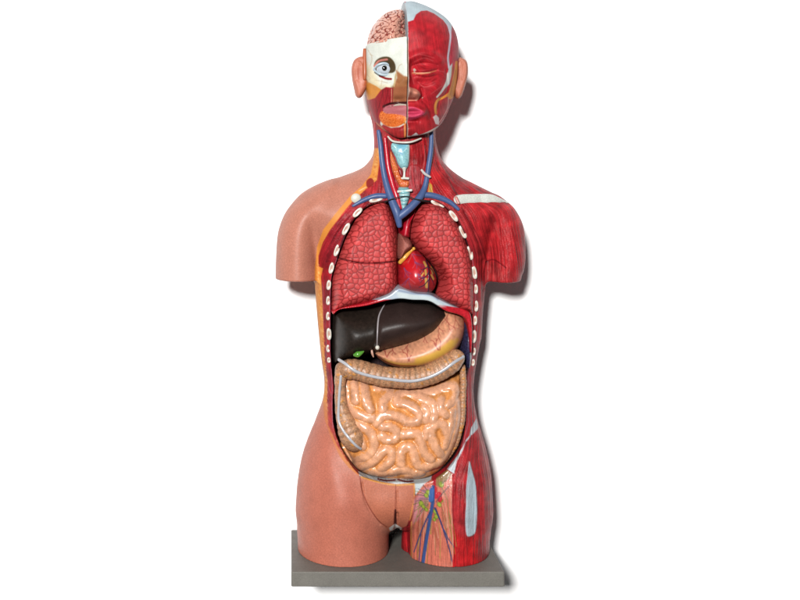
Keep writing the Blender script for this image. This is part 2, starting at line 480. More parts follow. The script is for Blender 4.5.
# brighter deltoid and thigh fields
cv.fill([(460, 204), (510, 202), (530, 230), (526, 262), (512, 284), (490, 284), (487, 262), (478, 235)], (188, 38, 44), 5, a=.75, tex=tex)
cv.fill([(440, 160), (452, 170), (475, 185), (492, 193), (462, 195), (452, 190)], (172, 42, 50), 3, a=.7, tex=tex)
cv.fill([(425, 170), (440, 172), (452, 190), (450, 196), (424, 193)], (190, 32, 38), 4, a=.8, tex=tex)
cv.fill([(434, 205), (450, 210), (470, 235), (480, 262), (484, 285), (484, 300), (472, 300), (470, 250), (455, 216)], (158, 34, 42), 3, a=.8, tex=tex)
cv.fill([(486, 262), (495, 262), (512, 272), (514, 284), (484, 286)], (168, 48, 50), 3, a=.7, tex=tex)
cv.fill([(452, 530), (465, 538), (478, 536), (478, 570), (450, 570)], (196, 30, 34), 6, a=.8, tex=tex)
for i in range(46):       # light tendon streaks on the deltoid, armpit and neck
    x, y, l, t = [(random.Random(i).uniform(490, 512), random.Random(i + 99).uniform(218, 240), random.Random(i + 7).uniform(5, 13), -.35),
                  (random.Random(i).uniform(488, 508), random.Random(i + 99).uniform(266, 276), random.Random(i + 7).uniform(4, 9), .02),
                  (random.Random(i).uniform(452, 476), random.Random(i + 99).uniform(212, 250), random.Random(i + 7).uniform(4, 12), -.5)][i % 3]
    x2, y2 = x - math.sin(t) * l, y + math.cos(t) * l
    cv.line([(x, y), (x2, y2)], (222, 120, 112), .5, .8, 0, a=.42 if i % 3 < 2 else .2)
for pts in ([(486, 262), (484.5, 272), (485, 284)], [(462, 208), (470, 222), (480, 240), (487, 262)], [(446, 172), (452, 186), (459, 197)], [(486, 262), (494, 260), (506, 268)]):
    cv.line(pts, (92, 14, 22), 1.1, 1.4, a=.7, h=-.8)
# rim strip on the left
cv.fill([(352, 205), (370, 196), (386, 197), (386, 204), (370, 206), (357, 216), (346, 235), (338, 258), (333, 276), (331, 300), (331, 380), (334, 430), (359, 474), (346, 462), (327, 425), (324, 380), (321, 290), (318, 258), (330, 230)],
        (158, 30, 42), 2, a=.85, tex=tex)
for pts in ([(350, 216), (338, 232), (329, 250)], [(346, 224), (336, 244), (326, 262)], [(352, 222), (342, 240), (334, 262)], [(326, 262), (330, 262), (332, 270)]):
    cv.line(pts, (96, 18, 30), 1.0, 1.6, a=.55, h=-.6)
# neck paintwork
cv.fill([(374, 110), (382, 128), (382, 195), (374, 198), (372, 187), (379, 180), (379, 150)], (160, 26, 36), 2, a=.8, tex=tex)
cv.fill([(409, 143), (424, 141), (423, 165), (409, 168)], (160, 30, 36), 1.5, tex=tex)
cv.fill([(409, 168), (413, 165), (420, 168), (421, 180), (418, 193), (408, 192)], (166, 56, 62), 1.5, smooth=4, tex=tex, h=.8)
cv.fill([(422, 140), (428, 138), (427, 160), (424, 170)], (186, 30, 38), 1.5, tex=tex)
cv.line([(424.5, 146), (425, 158), (422.5, 172), (421, 184)], (216, 110, 108), .9, .8)
cv.line([(436, 140), (439, 158), (448, 176)], (205, 96, 92), .8, 1, a=.6)
cv.fill([(383, 140), (389, 142), (391, 160), (396, 180), (400, 190), (400, 206), (396, 206), (388, 190), (384, 165)], (176, 26, 40), 1.5, tex=tex)
# fat line and skin
FAT = [(379, 148), (379, 165), (377, 180), (366, 189), (353, 201), (346, 209), (330, 230), (323, 242), (318.5, 256), (318.5, 266), (323, 268.5), (321, 277), (322, 291), (323, 315), (324, 342), (325, 367),
       (327.5, 380), (327, 404), (328, 425), (337.5, 446), (347, 461), (359, 475), (359, 620), (240, 620), (240, 148)]
SKN = [(374.5, 148), (373.5, 160), (371, 174), (362, 186), (350, 196.5), (336, 213), (323, 230), (317, 247), (315, 267), (314.5, 291), (317.5, 315), (320, 342), (322.5, 361), (325, 377), (323, 404), (324.5, 419),
       (330.5, 436), (340, 457), (349, 468), (359, 476), (362, 490), (368, 505), (378, 520), (392, 531), (397, 540), (397, 620), (240, 620), (240, 148)]
cv.h[sd(PX, PY, FAT) > 0] = 0
cv.fill(FAT, (232, 148, 62), .7)
for i in range(260):
    r_ = random.Random(i); y = r_.uniform(264, 470) if i % 5 else r_.uniform(150, 182); x = np.interp(y, [150, 180, 200, 250, 290, 380, 425, 470], [377, 374, 352, 317, 319, 326, 327, 353]) + r_.uniform(-1.6, 1.6) * (1 if y < 360 else .4)
    cv.line([(x, y), (x + .8, y + .8)], (250, 190, 110) if i % 2 else (205, 112, 44), .9, .8, 0, a=.6)
skc = np.array((199, 130, 109)) * 1.0
sk_tex = 1 + .035 * fnoise(wv, 3, 14, 21)
cv.h[sd(PX, PY, SKN) > 0] = 0
cv.fill(SKN, skc, .7, tex=sk_tex)
cv.fill([(290, 420), (325, 405), (345, 462), (360, 478), (380, 522), (392, 560), (392, 620), (280, 620)], (197, 114, 93), 30, a=.9, tex=sk_tex)
cv.fill([(366.5, 181), (371, 178), (374, 182), (371, 187), (367, 187)], (150, 34, 30), .9, smooth=4)
cv.line([(359, 191), (366, 187)], (240, 205, 160), .8)
# yellow nerve patch by the right vein
cv.fill([(429, 182), (432, 185), (433, 193), (428, 194)], (205, 160, 60), 1.0)
cv.line([(429, 182), (431, 194)], (110, 90, 40), .6)
# groin panel
GRO = [(360, 476), (380, 481.5), (396, 484), (414, 483), (414, 495), (412, 510), (409, 520), (405, 531), (388, 531), (378, 520), (368, 505), (362, 490)]
cv.fill([(358, 471), (375, 476), (396, 478), (414, 478), (432, 475), (431, 480), (424, 485), (415, 497), (413, 484), (396, 485), (380, 483), (360, 478)], (206, 216, 220), .8)
cv.h[sd(PX, PY, GRO) > 0] = 0; cv.h[sd(PX, PY, [(360, 472), (432, 474), (431, 480), (424, 485), (415, 497), (412, 480)]) > 0] = 0
cv.fill(GRO, (196, 115, 88), .7, tex=sk_tex)
cv.line([(361, 477), (380, 482.5), (396, 485), (414, 484)], (222, 158, 80), 1.6)
cv.line([(414, 484), (414.5, 496), (412, 510), (410, 520)], (226, 150, 84), 1.4)
cv.line([(360, 476), (362, 490), (368, 505), (378, 520), (387, 527)], (118, 48, 36), .7, a=.85)
cv.line([(395.6, 485), (395.4, 514)], (122, 50, 38), .7, a=.85); cv.line([(395.3, 510), (395.2, 524)], (70, 20, 20), 1.8, w1=3.0)
cv.fill([(389, 528), (395, 523.5), (402, 528), (400, 531), (390, 531)], (232, 236, 232), .6)
cv.line([(378, 479), (386, 480.6), (395, 480)], (96, 26, 34), 1.6, a=.9); cv.line([(398, 479.5), (406, 481.5), (413, 481)], (96, 26, 34), 1.6, a=.9)
cv.line([(377.5, 473), (380, 482)], (190, 150, 140), .6)
# inner thigh panel with vessels
PAN = [(414, 497), (424, 484), (432, 479), (435, 487), (447, 470), (452, 474), (451.5, 490), (451.5, 505), (452.5, 525), (453, 545), (452, 575), (411, 575), (412, 548), (411, 524), (413, 508)]
cv.h[sd(PX, PY, PAN) > 0] *= .25
cv.fill(PAN, (206, 112, 92), .8, tex=np.clip(1 + .10 * fib, .7, 1.3))
cv.fill([(432, 478), (434, 489), (447, 470), (443, 467)], (178, 34, 46), .8)
cv.fill([(436, 478), (447, 469.5), (452, 474), (440, 488), (436, 485)], (150, 116, 74), 1)
cv.fill([(414, 500), (424, 488), (431, 486), (430, 500), (419, 520), (413, 524)], (206, 138, 150), 2.5, a=.75)
cv.fill([(402, 528), (411, 524), (411.5, 575), (400, 575)], (176, 34, 40), 1, tex=tex)
cv.line([(411.5, 522), (411, 535), (411.5, 560)], (226, 158, 86), 1.6, a=.8)
R_ = random.Random(4)
for i in range(34):
    x0 = R_.uniform(418, 449); y0 = R_.uniform(498, 532); x1 = x0 + (x0 - 431) * .35 + R_.uniform(-2, 2)
    cv.line([(x0, y0), ((x0 + x1) / 2 + R_.uniform(-1.5, 1.5), y0 + 14), (x1, y0 + R_.uniform(22, 38))], R_.choice([(150, 140, 62), (184, 90, 70), (224, 168, 136), (132, 92, 58)]), .7, .7, a=.8)
for i in range(12):
    a = math.pi * (.62 + .7 * i / 12); L = R_.uniform(9, 16)
    x, y = 428, 492 + i * 1.2
    cv.line([(x, y), (x + math.cos(a) * L * .5, y - math.sin(a) * L * .4 + 1), (x + math.cos(a) * L, y - math.sin(a) * L * .8 + 3)], R_.choice([(60, 62, 70), (92, 110, 50), (74, 80, 120)]), .6, .7, a=.9)
cv.line([(441, 486), (447, 499), (449, 515), (451, 524)], (118, 112, 62), .7); cv.line([(443, 492), (446, 510), (447, 528)], (214, 160, 132), .7)
for x, y, r in ((428, 492, 1.8), (426, 495, 1.5), (421, 503, 1.8), (423, 506, 1.3), (439, 504, 1.6), (435, 511, 1.6), (436, 516, 1.5), (441, 500, 1.2), (441, 484, 1.9), (426, 509, 1.1), (434, 519, 1.0)):
    cv.line([(x, y), (x + .6, y + 1)], (92, 110, 46), 2 * r + 1); cv.line([(x, y), (x + .6, y + 1)], (160, 172, 60), 2 * r)
cv.line([(433, 487), (433, 500), (431, 512), (428, 530), (425, 548), (422.5, 566)], (60, 84, 140), 3.4, h=1)
cv.line([(432, 490), (431, 500)], (66, 104, 168), 5, h=1)
cv.line([(439, 494), (440, 500)], (196, 26, 46), 4.2, h=1); cv.line([(436, 488), (436, 498)], (196, 26, 46), 2)
cv.line([(430, 512), (421, 532), (414, 552)], (56, 66, 118), 1.6, w1=.8); cv.line([(421, 534), (420, 548), (419, 562)], (72, 66, 118), .9)
cv.line([(435, 508), (440, 520), (446, 538), (450, 552), (452, 562)], (52, 58, 104), 1.7, w1=.9); cv.line([(444, 530), (449, 540), (454, 547)], (56, 66, 118), 1.2, w1=.6)
cv.line([(441, 484), (449, 478)], (92, 80, 60), .7); cv.line([(436, 502), (442, 494), (449, 486)], (70, 60, 70), .8)
cv.line([(452, 475), (451.5, 505), (453, 545), (452, 566)], (232, 170, 150), .6)
# white tendons of the thigh
cv.fill([(469.3, 461), (472, 470), (475.5, 483), (477, 500), (477, 518), (475.5, 532), (471, 536), (466.5, 535), (465.2, 520), (466, 505), (466, 490), (467.5, 475)], (190, 207, 216), 1, smooth=4, h=.6)
cv.line([(465, 503), (463, 480), (468, 462)], (206, 150, 140), .7, a=.6)
cv.fill([(476.5, 418), (478.5, 428), (474, 433), (469, 437), (471, 428)], (204, 212, 218), .9)
cv.fill([(467, 438), (463, 450), (457, 461), (454, 474), (447, 469), (457, 456), (463, 446)], (206, 216, 222), .9)
cv.line([(478, 428), (484, 452), (489, 480), (491, 515)], (216, 170, 160), .9, a=.7)
cv.line([(470, 436), (466, 441)], (206, 212, 220), 1.4)
# outer edge of left hand panel of ribs: violet pleura line
cv.line([(348, 227), (338, 256), (332, 275), (330, 300), (330, 350), (332, 380), (332, 408), (333, 428)], (176, 110, 130), .8, a=.8)
cv.line([(466, 240), (473, 262), (475.5, 295), (474.5, 345), (469, 372), (468.5, 410), (468, 425), (462, 446)], (176, 104, 120), .9, a=.8)
cv.line([(430, 200), (443, 205), (456, 217), (465, 234)], (40, 14, 20), 1.2, a=.7); cv.line([(386, 201), (370, 204), (356.5, 214.5), (345.5, 233), (337, 258)], (40, 14, 20), 1.2, a=.7)  # black edge strokes: shade of the gap round the lungs, painted in

px, py = proj(V)
col, hh = cv.color(V)
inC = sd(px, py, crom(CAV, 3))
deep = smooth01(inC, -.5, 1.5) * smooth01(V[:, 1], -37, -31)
back = smooth01(V[:, 1], 6, 12) * (1 - (inC > -3) * (N[:, 1] < .3))
bc = np.where((px < 382)[:, None], alb((204, 128, 106)), alb((176, 36, 42)))
col = col * (1 - back[:, None]) + bc * back[:, None]
col = col * (1 - deep[:, None]) + alb((46, 20, 26)) * deep[:, None]  # blackish colour painted in to deepen the shade inside the cavity
armcut = (N[:, 2] < -.8) & (V[:, 2] > 290)
col[armcut] = np.where((px[armcut] < 382)[:, None], alb((204, 128, 106)), alb((170, 40, 44)))
# split in parts
fx, fy = px[Fq].mean(1), py[Fq].mean(1); fY = V[Fq][:, :, 1].mean(1); fN = N[Fq].mean(1)
fC = sd(fx, fy, crom(CAV, 3))
is_cav = (fC > 0) & (fY > -36) & (fY < 24) & (fN[:, 1] < .9)
front = fY < 8
in_skn = sd(fx, fy, SKN) > 0; in_fat = (sd(fx, fy, FAT) > 0) & ~in_skn & front
in_gro = (sd(fx, fy, GRO) > 0) & front; in_pan = (sd(fx, fy, PAN) > 0) & front
lab = np.zeros(len(Fq), int)                      # 0 muscle
lab[np.where(front, in_skn, fx < 382)] = 1        # skin
lab[in_fat] = 2; lab[in_gro] = 3; lab[in_pan] = 4; lab[is_cav] = 5
names = ['muscle_layer', 'skin', 'fat_layer', 'groin_panel', 'thigh_panel', 'cavity_lining']
mats = [M['muscle'], M['skin'], M['dull'], M['skin'], M['gloss'], M['dull']]
plab = {1: 'smooth peach skin covering one shoulder, flank and thigh', 0: 'bare red muscles of the skinned half',
        4: 'pink inner thigh panel with blue vein, red artery and green nodes'}
for k in range(6):
    f = Fq[lab == k]; u, inv = np.unique(f, return_inverse=True); inv = inv.reshape(f.shape)
    o = mesh_obj(names[k], V[u], inv, mats[k], ROOT, col[u], hh[u], N[u])
    if k in plab: o['label'] = plab[k]
HB = HeightMap().add(V[inC < 1])

# ================================================================= HEAD
HEAD = [(406, 2), (415, 3), (430, 9), (445, 19), (453, 30), (457, 42), (458, 60), (457, 80), (453.5, 97), (449, 108), (444.5, 117), (438, 125), (425, 134), (406, 138), (395, 139.5),
        (385, 134), (375, 124), (369.5, 111), (366, 98), (364, 80), (364.5, 48), (367, 33), (375, 18), (389, 6)]
HEXT = HEAD[:10] + [(446, 117), (443, 128), (440, 180), (372, 180), (370, 128), (369, 117)] + HEAD[18:]
def head_fields(g):
    PX, PY = g.px(-45)
    d = g.sd(HEXT, 4); dj = g.sd(HEAD, 0)
    R = np.interp(PY, [0, 60, 110, 140], [46, 46, 40, 32]).astype(np.float32)
    b = np.interp(PY, [0, 60, 100, 140], [54, 54, 51, 46]).astype(np.float32)
    return PX, PY, d, dj, R, b
def face_half():
    g = Grid(-3, 72, -78, 56, 440, 592, .62)
    PX, PY, d, dj, R, b = head_fields(g)
    D = np.zeros_like(d)
    def gb(cx, cy, sx, sy, h):
        nonlocal D
        D += h * np.exp(-((PX - cx) / sx) ** 2 - ((PY - cy) / sy) ** 2)
    def rd(pts, w, h):
        nonlocal D
        D += h * np.exp(-(seg_dist(PX, PY, crom(pts, 4, False) if len(pts) > 2 else pts) / w) ** 2)
    rd([(409, 59), (420, 55), (432, 56), (440, 61)], 4, 3.6)         # brow
    gb(421, 66, 9, 3.5, -3.6); gb(411, 71, 3, 7, -4.5); gb(423, 83, 9, 3, -1.6)               # socket
    gb(424, 73, 9.5, 5, 5.0)                                           # eyeball under lid
    rd([(412, 73.2), (424, 73.6), (436, 70.5)], 1.1, -2.0)            # lid slit
    rd([(413, 76), (424, 78.5), (436, 76)], 1.0, -.9); rd([(416, 82), (426, 85.5), (436, 80)], 1.2, -.8); rd([(411, 67), (422, 63.5), (436, 66)], 1.0, -.9)
    rd([(404, 62), (404, 70), (404, 80)], 4.2, 6.0); rd([(404, 80), (405, 92)], 5.0, 8.0); gb(407, 93, 6.0, 4.6, 9.0); gb(415, 94.8, 3.8, 3.8, 8.0)
    rd([(420, 89), (421.5, 96), (418, 101)], 1.4, -2.4); rd([(408, 100.5), (414, 100.5)], 1.6, -4.5)
    rd([(420, 99), (428, 107), (431, 117)], 2.0, -2.2)                # nasolabial fold
    rd([(405, 109.5), (413, 108.5), (423, 112)], 2.8, 5.0); rd([(405, 116.5), (413, 117), (420, 114.5)], 3.0, 5.6); rd([(405, 112.6), (414, 112.6), (422, 112.8)], 1.2, -1.5)
    rd([(405, 122), (416, 121.5)], 2.6, -3.2); gb(408, 129.5, 9, 5.0, 5.0)
    gb(437, 86, 8, 7, 3.6); gb(441, 100, 7, 7, -1.8); gb(432, 112, 9, 12, 1.0); rd([(446, 70), (448, 90), (440, 100), (437, 114)], 1.4, -1.4)
    rd([(449.5, 30), (451, 46), (449, 64)], 1.5, -1.0)
    gb(424, 30, 18, 16, 1.5)
    f = inflate(g, d, R, b, -4, D)
    f = smax(f, -dj[:, None, :] + 0 * g.Y3, 3)
    f = smax(f, (P(405.2, 0, -30)[0] - g.x)[:, None, None] + 0 * f, .5)
    return g, f
def face_canvas():
    c = Canvas(398, 0, 475, 145, (184, 36, 46)); S = c.a.shape[:2]; X_, Y_ = c.PX, c.PY
    ang = np.arctan2(X_ - 424, 75 - Y_ + .01) + math.pi / 2            # circle round the eye
    w = np.exp(-(((X_ - 424) / 15) ** 2 + ((Y_ - 74) / 13) ** 2))
    a = (ang * w + .15 * (1 - w)).astype(np.float32)
    fb = lic(S, a, 22, 31, 1.3); t = np.clip(1 + .05 * fb + .05 * fnoise(S, 20, 120, 8), .7, 1.3)
    c.a *= t[..., None]; c.h += .06 * fb
    c.fill([(404, 121), (404, 140), (440, 126), (449, 100), (436, 98), (428, 110), (418, 124)], (168, 38, 44), 8, a=.7, tex=t)
    c.fill([(406, 0), (460, 0), (455, 40), (449.5, 34), (447.5, 26), (443, 20), (434, 13.5), (427, 10.5), (421, 11), (416, 14.5), (413.5, 20), (408, 21.8), (400, 22)], (190, 208, 216), .8)
    c.fill([(406, 0), (460, 0), (456, 60), (449, 66), (451, 46), (452.5, 30), (446, 20), (432, 11), (420, 7), (406, 6)], (178, 196, 206), 2, a=.5)
    c.fill([(452, 25), (470, 30), (470, 60), (455, 64), (449.5, 67), (451, 48), (451, 36)], (182, 48, 66), .9, tex=t)
    c.line([(447.5, 24), (450.5, 34), (449.5, 46), (448, 58), (449, 68)], (214, 206, 220), 1.9)
    c.fill([(449, 67), (452.5, 63), (451.5, 75), (449.5, 84), (446, 88), (447, 76)], (206, 210, 208), .9)
    c.line([(448.5, 74), (447, 82), (442, 91), (437, 97)], (222, 220, 214), 3.2, w1=1.8)
    c.line([(456.5, 62), (455.5, 74), (453.5, 86), (450.5, 96)], (232, 148, 54), 2.4, w1=6.5); c.line([(452, 92), (444, 97), (438, 100), (435.5, 106), (436, 113)], (230, 150, 66), 2.6)
    for i_ in range(16): c.line([(452 - .1 * i_, 68 + i_ * 1.8), (453 - .1 * i_, 69 + i_ * 1.8)], (196, 110, 40), 1, 1, 0, a=.6)
    c.line([(455.5, 70), (453, 84), (450, 95)], (190, 120, 50), .8)
    c.fill([(439, 101), (448, 97), (447, 108), (442, 118), (437, 123), (437, 110)], (172, 52, 58), 1, tex=t)
    c.line([(448.5, 98), (447.5, 108), (443, 117), (438, 124)], (226, 170, 160), .8)
    c.fill([(433, 117), (436, 114.5), (439, 118), (439, 125), (435.5, 124)], (222, 205, 205), .8)
    c.line([(404, 136.6), (416, 136.4), (428, 132.5), (438, 127)], (226, 218, 208), 1.8); c.fill([(411, 136), (416, 132.5), (420, 136)], (222, 214, 214), .8)
    c.line([(404.8, 112), (404.8, 136)], (228, 150, 70), 1.4)
    # eye slit, folds, nose, lips
    c.line([(412.5, 73), (424, 73.6), (436, 70.8)], (206, 118, 84), 1.9, w1=1.0); c.line([(416, 73.2), (430, 72.6)], (226, 182, 146), .7)
    for p in ([(410, 58), (420, 54.5), (434, 58)], [(414, 62), (424, 58), (433, 61)], [(418, 82), (424, 87), (431, 85)], [(431, 94), (442, 86)], [(436, 70), (444, 72)], [(411, 64), (411.5, 74), (414, 84)]):
        c.line(p, (222, 112, 108), .7, 1.0, a=.55)
    c.fill([(404, 86.5), (411, 87.5), (417.5, 90), (420.5, 95), (418, 100), (412, 101), (404, 100)], (216, 140, 118), 1.2, smooth=4)
    c.fill([(404, 107.5), (412, 106.6), (419, 109), (425, 113), (420, 117), (412, 120), (404, 120)], (216, 70, 104), 1.2, smooth=4)
    c.line([(404, 113), (414, 113), (424, 113)], (150, 36, 62), .8, a=.8)
    c.line([(404, 104), (408, 104.5)], (196, 110, 90), 1)
    return c
g, f = face_half(); fc = face_canvas()
def face_col(V, N, col, h):
    cut = N[:, 0] < -.75
    _, py = proj(V)
    cc = np.where((py < 40)[:, None], alb((196, 208, 214)), alb((214, 190, 176)))
    rim = cc
    col = np.where(cut[:, None], rim, col)
    bk = V[:, 1] > 12
    col = np.where((bk & ~cut)[:, None], alb((176, 36, 44)), col)
    return col, np.where(cut | bk, 0, h)
face, Vf = organ('face_half', g, f, M['face'], ROOT, fc, face_col); face['label'] = 'closed-eyed half face of red muscle'

def skull_half():
    g = Grid(-48, 9, -66, 56, 440, 552, .62)
    PX, PY, d, dj, R, b = head_fields(g)
    D = np.full_like(d, -2.5)
    def gb(cx, cy, sx, sy, h):
        nonlocal D
        D += h * np.exp(-((PX - cx) / sx) ** 2 - ((PY - cy) / sy) ** 2)
    def rd(pts, w, h):
        nonlocal D
        D += h * np.exp(-(seg_dist(PX, PY, crom(pts, 4, False) if len(pts) > 2 else pts) / w) ** 2)
    gb(385, 69, 10, 7.5, -10)                                          # orbit
    gb(404, 82, 6, 9, 3); rd([(405, 66), (405, 80)], 3.5, 3.0)
    rd([(393, 76), (398, 84), (404, 77)], 1.5, -1.0)
    rd([(368, 77), (376, 84), (386, 87)], 3, 1.8); rd([(392, 88), (391, 104)], 1.4, -2.0)
    gb(399, 97, 6, 7, -1.0); gb(399, 100, 6.5, 3.2, -5.0); rd([(388, 106), (398, 103.5), (406, 104)], 1.6, -3.0)
    gb(396, 110, 9, 4, 3.0); gb(392, 119, 10, 4.5, 3.0); rd([(382, 125), (394, 129), (405, 124)], 1.4, -1.6)
    gb(398, 130, 9, 5, 2.0); gb(377, 104, 6, 14, 1.0)
    rd([(366.5, 50), (366.8, 66), (366, 76)], 1.0, -1.8)
    f = inflate(g, d, R, b, -4, D)
    f = smax(f, -dj[:, None, :] + 0 * g.Y3, 3)
    f = smax(f, (g.x - P(404.6, 0, -30)[0])[:, None, None] + 0 * f, .5)
    top = CAMZ - (42.0 + (P(406, 0)[0] - g.X) * .10 - VY)
    f = smax(f, g.z[None, None, :] - top[:, None, :] + 0 * f, .8)
    return g, f
sc_ = Canvas(340, 30, 412, 145, (232, 236, 226)); S = sc_.a.shape[:2]
fbs = lic(S, np.full(S, .12, np.float32), 20, 44, 1.3); ts = np.clip(1 + .06 * fbs, .7, 1.3)
sc_.fill([(364, 60), (374, 72), (380, 84), (392, 86), (400, 84), (398, 92), (364, 92)], (228, 212, 172), 6, a=.8)
sc_.fill([(392, 88), (397, 78), (396, 70), (400, 73), (404, 76), (410, 77), (410, 108), (390, 106)], (168, 110, 70), 2.5)
sc_.fill([(391, 88), (410, 86), (410, 106), (391, 106)], (154, 88, 60), 3, a=.7)
sc_.fill([(362, 76), (368, 82), (376, 86), (382, 90), (377, 96), (372, 102), (366, 102), (362, 90)], (226, 148, 62), 1.2)
sc_.fill([(369, 100), (375, 98), (381, 90), (386, 87), (393, 88), (392.5, 104), (386, 108), (382, 113), (380, 124), (384, 131), (376, 128), (362, 100)], (158, 32, 42), 1.0, tex=ts)
for pts in ([(383, 90), (381, 100), (377, 112)], [(388, 90), (386, 100), (382, 108)], [(376, 100), (377, 112), (378, 122)]): sc_.line(pts, (100, 18, 26), .8, 1, a=.6)
sc_.line([(391.5, 89), (391.5, 103)], (206, 150, 120), .7)
sc_.line([(384, 106.5), (392, 103.5), (406, 103)], (60, 18, 20), 2.6, 1.6)
sc_.fill([(383, 109), (389, 105), (398, 104.5), (410, 105), (410, 117), (396, 116), (386, 114)], (186, 104, 112), 1.5, smooth=3)
sc_.fill([(379, 117), (381.5, 111), (386, 113.5), (394, 114), (404, 116), (406, 121), (399, 126), (391, 127), (383, 124)], (222, 110, 44), 1, smooth=3)
nz = fnoise(S, 3.5, 12, 12); sc_.a += (np.clip(nz, -1.5, 1.5) * 22)[..., None] * (sd(sc_.PX, sc_.PY, [(379, 117), (381.5, 111), (404, 116), (406, 121), (391, 127), (383, 124)]) > 0)[..., None] * np.array([.8, .9, .7])
sc_.fill([(383, 124.5), (391, 128), (400, 127), (410, 121), (410, 145), (384, 140), (380, 128)], (162, 38, 40), 1.2, tex=ts)
sc_.fill([(376, 122), (383, 128), (388, 133), (393, 140), (389, 141), (380, 133), (375, 126)], (226, 132, 62), .9); sc_.line([(387.5, 136), (393, 141)], (226, 222, 214), 2.2)
sc_.line([(404.6, 117), (405, 137)], (226, 150, 74), 1.6, a=.9)
sc_.fill([(360, 48), (365.6, 48), (366.4, 66), (365, 78), (360, 80)], (176, 92, 52), .8)
sc_.fill([(374, 66), (376, 60.5), (382, 57), (389, 57), (393.5, 61), (395.5, 66), (395, 71), (391, 73), (382, 72), (377, 71)], (84, 68, 42), 1.2, smooth=3)  # shadow in the eye socket, painted as a dark patch
sc_.line([(374.5, 66), (379, 61), (387, 59.5)], (214, 132, 120), 2.0); sc_.line([(380, 76), (386, 78.5), (391, 79)], (140, 26, 26), 2.0)
sc_.line([(396, 74), (394, 86)], (202, 178, 130), 1.5); sc_.line([(366, 79), (368, 83)], (200, 150, 120), 1)
for p in ([(368, 50), (372, 58), (370, 66)], [(370, 54), (373, 56)], [(402, 64), (399, 66), (397, 72)], [(367, 74), (370, 78), (369, 80)], [(382, 80), (381, 86)], [(376, 80), (388, 83)]): sc_.line(p, (196, 172, 140), .6, a=.7)
g, f = skull_half()
def sk_col(V, N, col, h):
    px, py_ = proj(V); bk = V[:, 1] > 12
    col = np.where(bk[:, None], np.where((py_ < 96)[:, None], alb((200, 128, 106)), alb((160, 34, 42))), col)
    col = np.where((N[:, 2] > .8)[:, None], alb((224, 216, 200)), col)
    return col, np.where(bk, 0, h)
skull, Vs = organ('skull_half', g, f, M['face'], ROOT, sc_, sk_col); skull['label'] = 'ivory bony half of the head with cheek muscle and open mouth'
HS = HeightMap().add(Vs); HF = HeightMap().add(Vf)

def brain():
    g = Grid(-44, 10, -58, 50, 530, 590, .55)
    PX, PY = g.px(-25)
    d = g.sd([(366.8, 60), (367, 44), (369, 34), (373, 26), (379, 18.5), (386, 13), (394, 10.3), (401, 10.6), (404.5, 14), (406, 22), (406.5, 60)], 2, -5)
    f = inflate(g, d, 34., 46., -6)
    # folded surface, in real relief
    n2 = fnoise((len(g.x), len(g.z)), 9.2, 22, 77)
    n3 = fnoise((len(g.y), len(g.z)), 9.2, 22, 78)
    gy = np.exp(-(n2 / .34) ** 2)
    f = f + 1.5 * gy[:, None, :] * np.clip(-(g.Y3 + 12) / 12, 0, 1) + 1.3 * np.exp(-(n3 / .42) ** 2)[None] * np.clip((g.Y3 + 18) / 10, 0, 1)
    f = smax(f, (CAMZ - (44 - VY)) - g.z[None, None, :] - 3 + 0 * f, .5)
    def colf(V, N, col, h):
        ix = np.clip(((V[:, 0] - g.x[0]) / g.st).round().astype(int), 0, len(g.x) - 1); iz = np.clip(((V[:, 2] - g.z[0]) / g.st).round().astype(int), 0, len(g.z) - 1)
        iy = np.clip(((V[:, 1] - g.y[0]) / g.st).round().astype(int), 0, len(g.y) - 1)
        w = np.clip(-(V[:, 1] + 12) / 12, 0, 1)
        q = gy[ix, iz] * w + np.exp(-(n3[iy, iz] / .42) ** 2) * (1 - w)
        q = smooth01(q, .25, .85)[:, None]
        return alb((222, 160, 140)) * (1 - q) + alb((146, 58, 52)) * q, 0 * V[:, 0]
    return organ('brain', g, f, M['gloss'], ROOT, None, colf)
brain()

# ears
for nm, pts, side in (('ear', [(358, 57.5), (353.5, 61), (351.2, 69), (352, 80), (354, 90), (355.5, 96), (358.5, 98.5), (361.5, 97), (365, 91), (368, 83), (368, 62), (363, 57)], -1),
                      ('ear', [(453, 60), (459.5, 58.5), (465.5, 63), (466.3, 75), (463.5, 87), (460, 97), (456, 99.6), (452.6, 95), (449, 86), (449, 66)], 1)):
    cx = np.mean([p[0] for p in pts]); x0 = P(min(p[0] for p in pts), 0)[0]
    g = Grid(x0 - 4, x0 + 26, -30, 16, P(0, 102)[2], P(0, 53)[2], .5)
    PX_, PY_ = g.px(-5); d = g.sd(pts, 1.5, -3)
    D = -3.6 * np.exp(-((PX_ - (cx + .2 * side)) / 3.4) ** 2 - ((PY_ - 74) / 8) ** 2) - 1.6 * np.exp(-(seg_dist(PX_, PY_, crom([(cx + side * -2, 66), (cx + side * 1, 62.5), (cx + side * 4, 67), (cx + side * 3.2, 80)], 4, False)) / 1.1) ** 2)
    f = inflate(g, d, 4.2, 8., -12 if side > 0 else -6, D)
    cc = Canvas(min(p[0] for p in pts) - 5, 52, max(p[0] for p in pts) + 5, 104, (204, 124, 100))
    cc.line([(cx, 70), (cx + .5 * side, 78)], (176, 84, 66), 3, 3, 0, a=.5)
    if side > 0: cc.line([(453.5, 64), (454.5, 76), (453, 92)], (226, 152, 66), 4, 1.6)
    else: cc.line([(365, 58), (366, 72), (364, 84)], (186, 96, 60), 4, 1.6)
    o, _ = organ(nm, g, f, M['skin'], ROOT, cc)
    o['label'] = 'fleshy ear on the ivory skull side' if side < 0 else 'fleshy ear beside the red muscle face'

